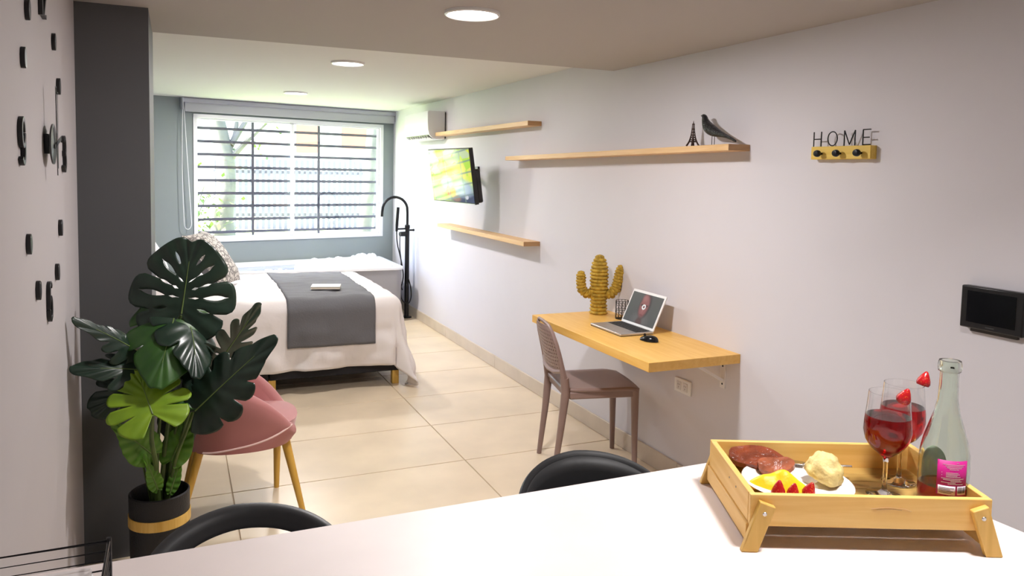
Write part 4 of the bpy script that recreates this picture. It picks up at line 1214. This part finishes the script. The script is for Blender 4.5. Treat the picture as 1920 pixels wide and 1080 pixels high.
# ham slices
def meatmat(nm, c1, c2):
    m = mat(nm, c1, .3, noise_amt=.45, noise_scale=28, bump=.5, bump_scale=70, coat=.3); return m
M_ham = meatmat('fried ham', (.21,.045,.018), None)
M_ham2 = meatmat('fried ham lighter', (.30,.085,.04), None)
def slab(lx, ly, th, seed, wave=.006, rag=.12):
    def fn(u, v):
        a = 2*pi*u
        r = 1+rag*noise.noise((math.cos(a)*1.5+seed, math.sin(a)*1.5, seed))
        sg = lambda q: math.copysign(abs(q)**.7, q)
        if v < .45: k = v/.45; zz = th/2
        elif v < .55: k = 1.0; zz = th/2*(1-(v-.45)/.05)
        else: k = (1-v)/.45; zz = -th/2
        x, y = lx/2*sg(math.cos(a))*r*k, ly/2*sg(math.sin(a))*r*k
        return Vector((x, y, zz+wave*noise.noise((x*25+seed, y*25, 1))+wave*.5*math.sin(x*60+seed)))
    return MB().grid(fn, 36, 20, True)
def food(name, mb, mt, loc, rz, label, cat, group=None, rot=None, parts=None):
    o = obj(name, mb, mt, None, angle=60); o.location = loc; o.rotation_euler = rot or (0, 0, rz)
    return tag(o, label, cat, group)
food('ham_slice', slab(.118, .060, .012, 1.3, .005), M_ham, (1.118, 1.222, ZP+.020), TA-.35, 'long dark fried ham slice at the back of the plate', 'ham', 'fried ham slices', rot=(math.radians(22), math.radians(4), TA-.40))
food('ham_slice', slab(.070, .046, .011, 5.1, .006), M_ham2, (1.122, 1.176, ZP+.020), TA-.3, 'shorter reddish fried ham slice overlapping the long one', 'ham', 'fried ham slices', rot=(math.radians(20), math.radians(-6), TA-.35))
M_egg = mat('yellow omelette', (.85,.58,.01), .45, noise_amt=.08, noise_scale=25, bump=.2, bump_scale=60)
def eggf(u, v):
    a = 2*pi*u; k = math.sin(pi*v*.5) if v < 1 else 1
    x = .062*math.cos(a)*v; y = .026*math.sin(a)*v
    z = .030*(1-v**2.2)*(1+.35*noise.noise((x*30, y*30, 3)))+.004*(1-v)*math.sin(x*90)
    return Vector((x, y, z))
food('omelette', MB().grid(eggf, 40, 12, True), M_egg, (1.080, 1.126, ZP+.001), TA-.12, 'folded yellow omelette on the plate behind the strawberries', 'omelette')
M_berry = bpy.data.materials.new('strawberry'); M_berry.use_nodes = True
nt = M_berry.node_tree; B = nt.nodes['Principled BSDF']; B.inputs['Roughness'].default_value = .25
tc = nt.nodes.new('ShaderNodeTexCoord'); vr = N('ShaderNodeTexVoronoi'); vr.inputs['Scale'].default_value = 260; L_(tc.outputs['Object'], vr.inputs['Vector'])
rp = N('ShaderNodeValToRGB'); rp.color_ramp.elements[0].position = .18; rp.color_ramp.elements[0].color = (.55,.10,.02,1); rp.color_ramp.elements[1].position = .32; rp.color_ramp.elements[1].color = (.40,.008,.012,1)
L_(vr.outputs['Distance'], rp.inputs[0]); L_(rp.outputs[0], B.inputs['Base Color'])
bp = N('ShaderNodeBump'); bp.inputs['Strength'].default_value = .4; bp.inputs['Distance'].default_value = .001; L_(vr.outputs['Distance'], bp.inputs['Height']); L_(bp.outputs[0], B.inputs['Normal'])
def berry(l=.030, r=.0125, cut=True):
    return MB().lathe([(0, l), (r*.22, l*.95), (r*.55, l*.72), (r*.88, l*.42), (r, l*.2), (r*.85, l*.04), (0, 0)], n=18)
Gs = 'strawberries on the plate'
for (x, y, r, l, rz, lab) in ((1.047,1.089,.0135,.033,.05,'larger strawberry on the plate, left of the three'), (1.074,1.080,.0115,.027,.12,'smallest strawberry, between the other two on the plate'), (1.104,1.072,.0125,.029,.25,'strawberry on the plate nearest the bread')):
    food('strawberry', berry(l, r), M_berry, (x, y, ZP+.003), 0, lab, 'strawberry', Gs, rot=(rz, rz*.8, 0))
M_bread = mat('buttered egg bread', (.84,.66,.28), .55, noise_amt=.30, noise_scale=32, bump=.4, bump_scale=50)
def breadf(u, v):
    a = 2*pi*u; t = pi*v
    x = .030*math.sin(t)*math.cos(a); y = .038*math.cos(t); z = .040*math.sin(t)*math.sin(a)
    z *= 1.05 if z > 0 else .55
    k = 1+.16*noise.noise((x*60, y*60, z*60))+.10*noise.noise((x*120, y*120, z*120+5))
    return Vector((x*k, y*k, max(-.014, z*k)))
food('bread_roll', MB().grid(breadf, 30, 20, True), M_bread, (1.180, 1.108, ZP+.022), 0, 'pale yellow bread roll at the right side of the plate', 'bread', rot=(math.radians(14), math.radians(18), math.radians(8)))
# fork
M_steel = mat('polished steel', (.62,.62,.64), .18, metal=1)
fk = thing('fork', 'steel fork resting on the plate between ham and bread', 'fork', (1.185, 1.195, ZP+.010), math.radians(-42))
obj('handle', MB().bar((.02, 0, .004), (.115, 0, .010), .008, .0022), M_steel, fk, bevel=.0008)
obj('head', MB().b2((.0, -.010, .002), (.022, .010, .004)), M_steel, fk, bevel=.0008)
for k in range(4):
    yv = -.0087+.0058*k; obj('tine', MB().bar((-.036, yv, .005), (.002, yv, .003), .0026, .0016), M_steel, fk)

# glasses of red drink
M_glass = mat('clear glass', (1,1,1), .0, trans=1, ior=1.45)
M_wine = mat('red drink', (.55,.012,.02), .0, trans=1, ior=1.33)
def wineglass(x, y, label, sx_, sr, rotb):
    t = thing('wine_glass', label, 'wine glass', (x, y, ZT), 0, 'wine glasses of red drink on the tray')
    outer = [(0, 0), (.031, 0), (.033, .0015), (.031, .003), (.012, .006), (.0055, .011), (.0042, .025), (.0042, .065), (.006, .076), (.016, .084), (.030, .096), (.040, .112), (.0435, .130), (.0425, .150), (.0395, .178), (.0370, .206)]
    inner = [(.0360, .206), (.0384, .178), (.0413, .150), (.0422, .130), (.0386, .113), (.029, .0985), (.016, .0875), (0, .0845)]
    obj('glass', MB().lathe(outer+inner, n=40), M_glass, t, angle=60)
    wl_ = [(0, .0838), (.016, .0868), (.0294, .0978), (.039, .1125), (.0426, .130), (.0418, .150), (.0408, .160), (0, .160)]
    o = obj('red_drink', MB().lathe(wl_, n=40), M_wine, t, angle=50)
    return t
wineglass(1.268, 1.037, 'nearer wine glass of red drink with a strawberry on its rim', 0, 0, 0)
wineglass(1.352, 1.073, 'wine glass of red drink behind the other glass and beside the bottle', 0, 0, 0)
for (x, y, z, rx, ry, lab) in ((1.262, 1.004, ZT+.196, .35, .1, 'strawberry stuck on the rim of the nearer wine glass'), (1.386, 1.058, ZT+.202, .1, .25, 'strawberry stuck on the rim of the far wine glass')):
    food('strawberry', berry(.031, .0135), M_berry, (x, y, z), 0, lab, 'strawberry', 'strawberries on the glass rims', rot=(rx, ry, 0))

# bottle
M_bglass = mat('pale green bottle glass', (.90, .97, .90), .0, trans=1, ior=1.45)
bt = thing('glass_bottle', 'clear green tinted bottle with a magenta label at the right of the tray', 'bottle', (1.338, .966, ZT))
bo = [(0, .004), (.030, 0), (.040, .002), (.0437, .008), (.0437, .085), (.0425, .105), (.0375, .130), (.030, .155), (.0225, .180), (.0178, .205), (.0165, .230), (.0160, .258), (.0195, .260), (.0205, .266), (.0205, .272), (.0190, .280)]
bi = [(.0140, .280), (.0135, .258), (.0140, .230), (.0153, .205), (.020, .180), (.0275, .155), (.0352, .130), (.0402, .105), (.0413, .085), (.0413, .012), (.028, .008), (0, .010)]
obj('glass', MB().lathe(bo+bi, n=48), M_bglass, bt, angle=60)
obj('red_drink', MB().lathe([(0, .0095), (.028, .0075), (.0418, .0115), (.0418, .044), (0, .044)], n=40), M_wine, bt)
def wrap(a0, a1, z0, z1, r, mt, name, parent, oval=False):
    n = 16; b = MB()
    if oval:
        ca_, cz_ = (a0+a1)/2, (z0+z1)/2; vs = [Vector((r*math.cos(ca_), r*math.sin(ca_), cz_))]; m = 28
        for ri in (.5, 1.0):
            for i in range(m):
                t = 2*pi*i/m; a = ca_+(a1-a0)/2*math.cos(t)*ri; vs.append(Vector((r*math.cos(a), r*math.sin(a), cz_+(z1-z0)/2*math.sin(t)*ri)))
        fs = [(0, 1+i, 1+(i+1) % m) for i in range(m)]+[(1+i, 1+m+i, 1+m+(i+1) % m, 1+(i+1) % m) for i in range(m)]
        b.add(vs, fs)
    else:
        b.grid(lambda u, v: Vector((r*math.cos(a0+(a1-a0)*u), r*math.sin(a0+(a1-a0)*u), z0+(z1-z0)*v)), n, 2)
    return obj(name, b, mt, parent, solid=.0003)
M_mag = mat('magenta label', (.52, .012, .22), .5)
M_print = mat('white print', (.80,.70,.75), .5)
ca_ = math.atan2(-.966, -1.338)+math.radians(22)     # towards the camera, then to the right
lb = wrap(ca_-.62, ca_+.62, .035, .101, .0441, M_mag, 'label', bt)
rows = [(.084,.10,.2),(.0805,-.42,.5),(.0775,-.32,.42),(.0745,-.26,.34),(.0715,-.16,.22),(.065,-.45,-.42),(.065,-.28,.20),(.0625,-.28,.26),(.060,-.45,-.42),(.060,-.28,.16),(.0575,-.28,.30),(.054,-.45,.45),(.0515,-.38,.30),(.049,-.10,.36),(.0465,-.45,.10),(.044,-.2,.42)]
b = MB()
for z, a, c in rows:
    nseg = max(1, int(abs(c-a)/.05))
    for k in range(nseg):
        q0 = a+(c-a)*k/nseg; q1 = a+(c-a)*(k+.78)/nseg
        if q1 < q0: q0, q1 = q1, q0
        if q1-q0 < .012: q1 = q0+.03
        b.grid(lambda u, v: Vector((.0445*math.cos(ca_+q0+(q1-q0)*u), .0445*math.sin(ca_+q0+(q1-q0)*u), z+.0123+.0014*v)), 2, 1)
obj('label_print', b, M_print, lb)
wrap(ca_-.56, ca_+.10, .036, .053, .0445, M_print, 'print_panel', lb)
bc = wrap(ca_+.18, ca_+.58, .037, .053, .0445, M_print, 'barcode_panel', lb)
b = MB(); random.seed(5); q = .20
while q < .56:
    w2 = random.choice((.008,.014,.022)); q1 = q+w2; q0 = q
    b.grid(lambda u, v: Vector((.0449*math.cos(ca_+q0+(q1-q0)*u), .0449*math.sin(ca_+q0+(q1-q0)*u), .040+.012*v)), 1, 1); q += w2+random.choice((.010,.016))
obj('barcode_bars', b, M_black, lb)
b = MB()
for z, a, c in ((.036,-.52,0.05),(.033,-.52,-.1),(.030,-.52,.02),(.027,-.5,-.05)):
    b.grid(lambda u, v: Vector((.0449*math.cos(ca_+a+(c-a)*u), .0449*math.sin(ca_+a+(c-a)*u), z+.0125+.001*v)), 6, 1)
obj('small_print', b, M_black, lb)
fo = math.atan2(-.966, -1.338)+pi
wrap(fo-.1, fo+1.15, .030, .100, .0441, mat('pale green label back', (.72,.84,.66), .6), 'rear_label', bt, True)

# ------------------------------------------------------------ wire basket at the left end of the counter
wb = thing('wire_basket', 'black wire basket holding white napkins at the left end of the counter', 'basket', (-.20, 1.22, ZC))
x0, x1, y0, y1 = -.135, .100, -.20, .085
b = MB()
for z in (.012, .034, .049, .064, .080):
    r = .0028 if z > .07 else .0016
    b.tube([(x0,y0,z),(x1,y0,z),(x1,y1,z),(x0,y1,z)], r, 6, closed=True)
obj('wire', b, M_satin, wb)
for cx_, cy2 in ((x0,y0),(x1,y0),(x1,y1),(x0,y1)):
    obj('corner_post', MB().tube([(cx_,cy2,0),(cx_,cy2,.086)], .0038, 8), M_satin, wb)
b = MB()
for k in range(9):
    xx = x0+(x1-x0)*k/8; b.tube([(xx,y0,.010),(xx,y1,.010)], .0013, 5)
obj('bottom_wire', b, M_satin, wb)
np_ = thing('napkin_stack', 'stack of white paper napkins inside the black wire basket', 'napkins', (-.205, 1.243, ZC+.012))
for k in range(4):
    obj('napkin', MB().box((0.01, -.0, .005+k*.009), (.15-.002*k, .105, .0075), Matrix.Rotation(.03*math.sin(k*2), 3, 'Z')), M_duvet, np_, bevel=.002)
hb = thing('herb_sprig', 'small green herb sprig by the white napkins in the wire basket', 'herb', (-.265, 1.268, ZC+.045))
for k in range(6):
    a = k*1.05; q = Vector((.02*math.cos(a), .02*math.sin(a), .024+.006*(k % 3)))
    obj('leaf', MB().grid(lambda u, v: Vector((q.x*(u*1.2), q.y*(u*1.2), .004+q.z*u))+Vector((-math.sin(a), math.cos(a), 0))*(v-.5)*.016*math.sin(pi*min(1, u+.05)), 6, 4), M_l_mid, hb, solid=.0008)
obj('stem', MB().tube([(0,0,0),(0,.002,.012)], .0015, 5), M_stem, hb)
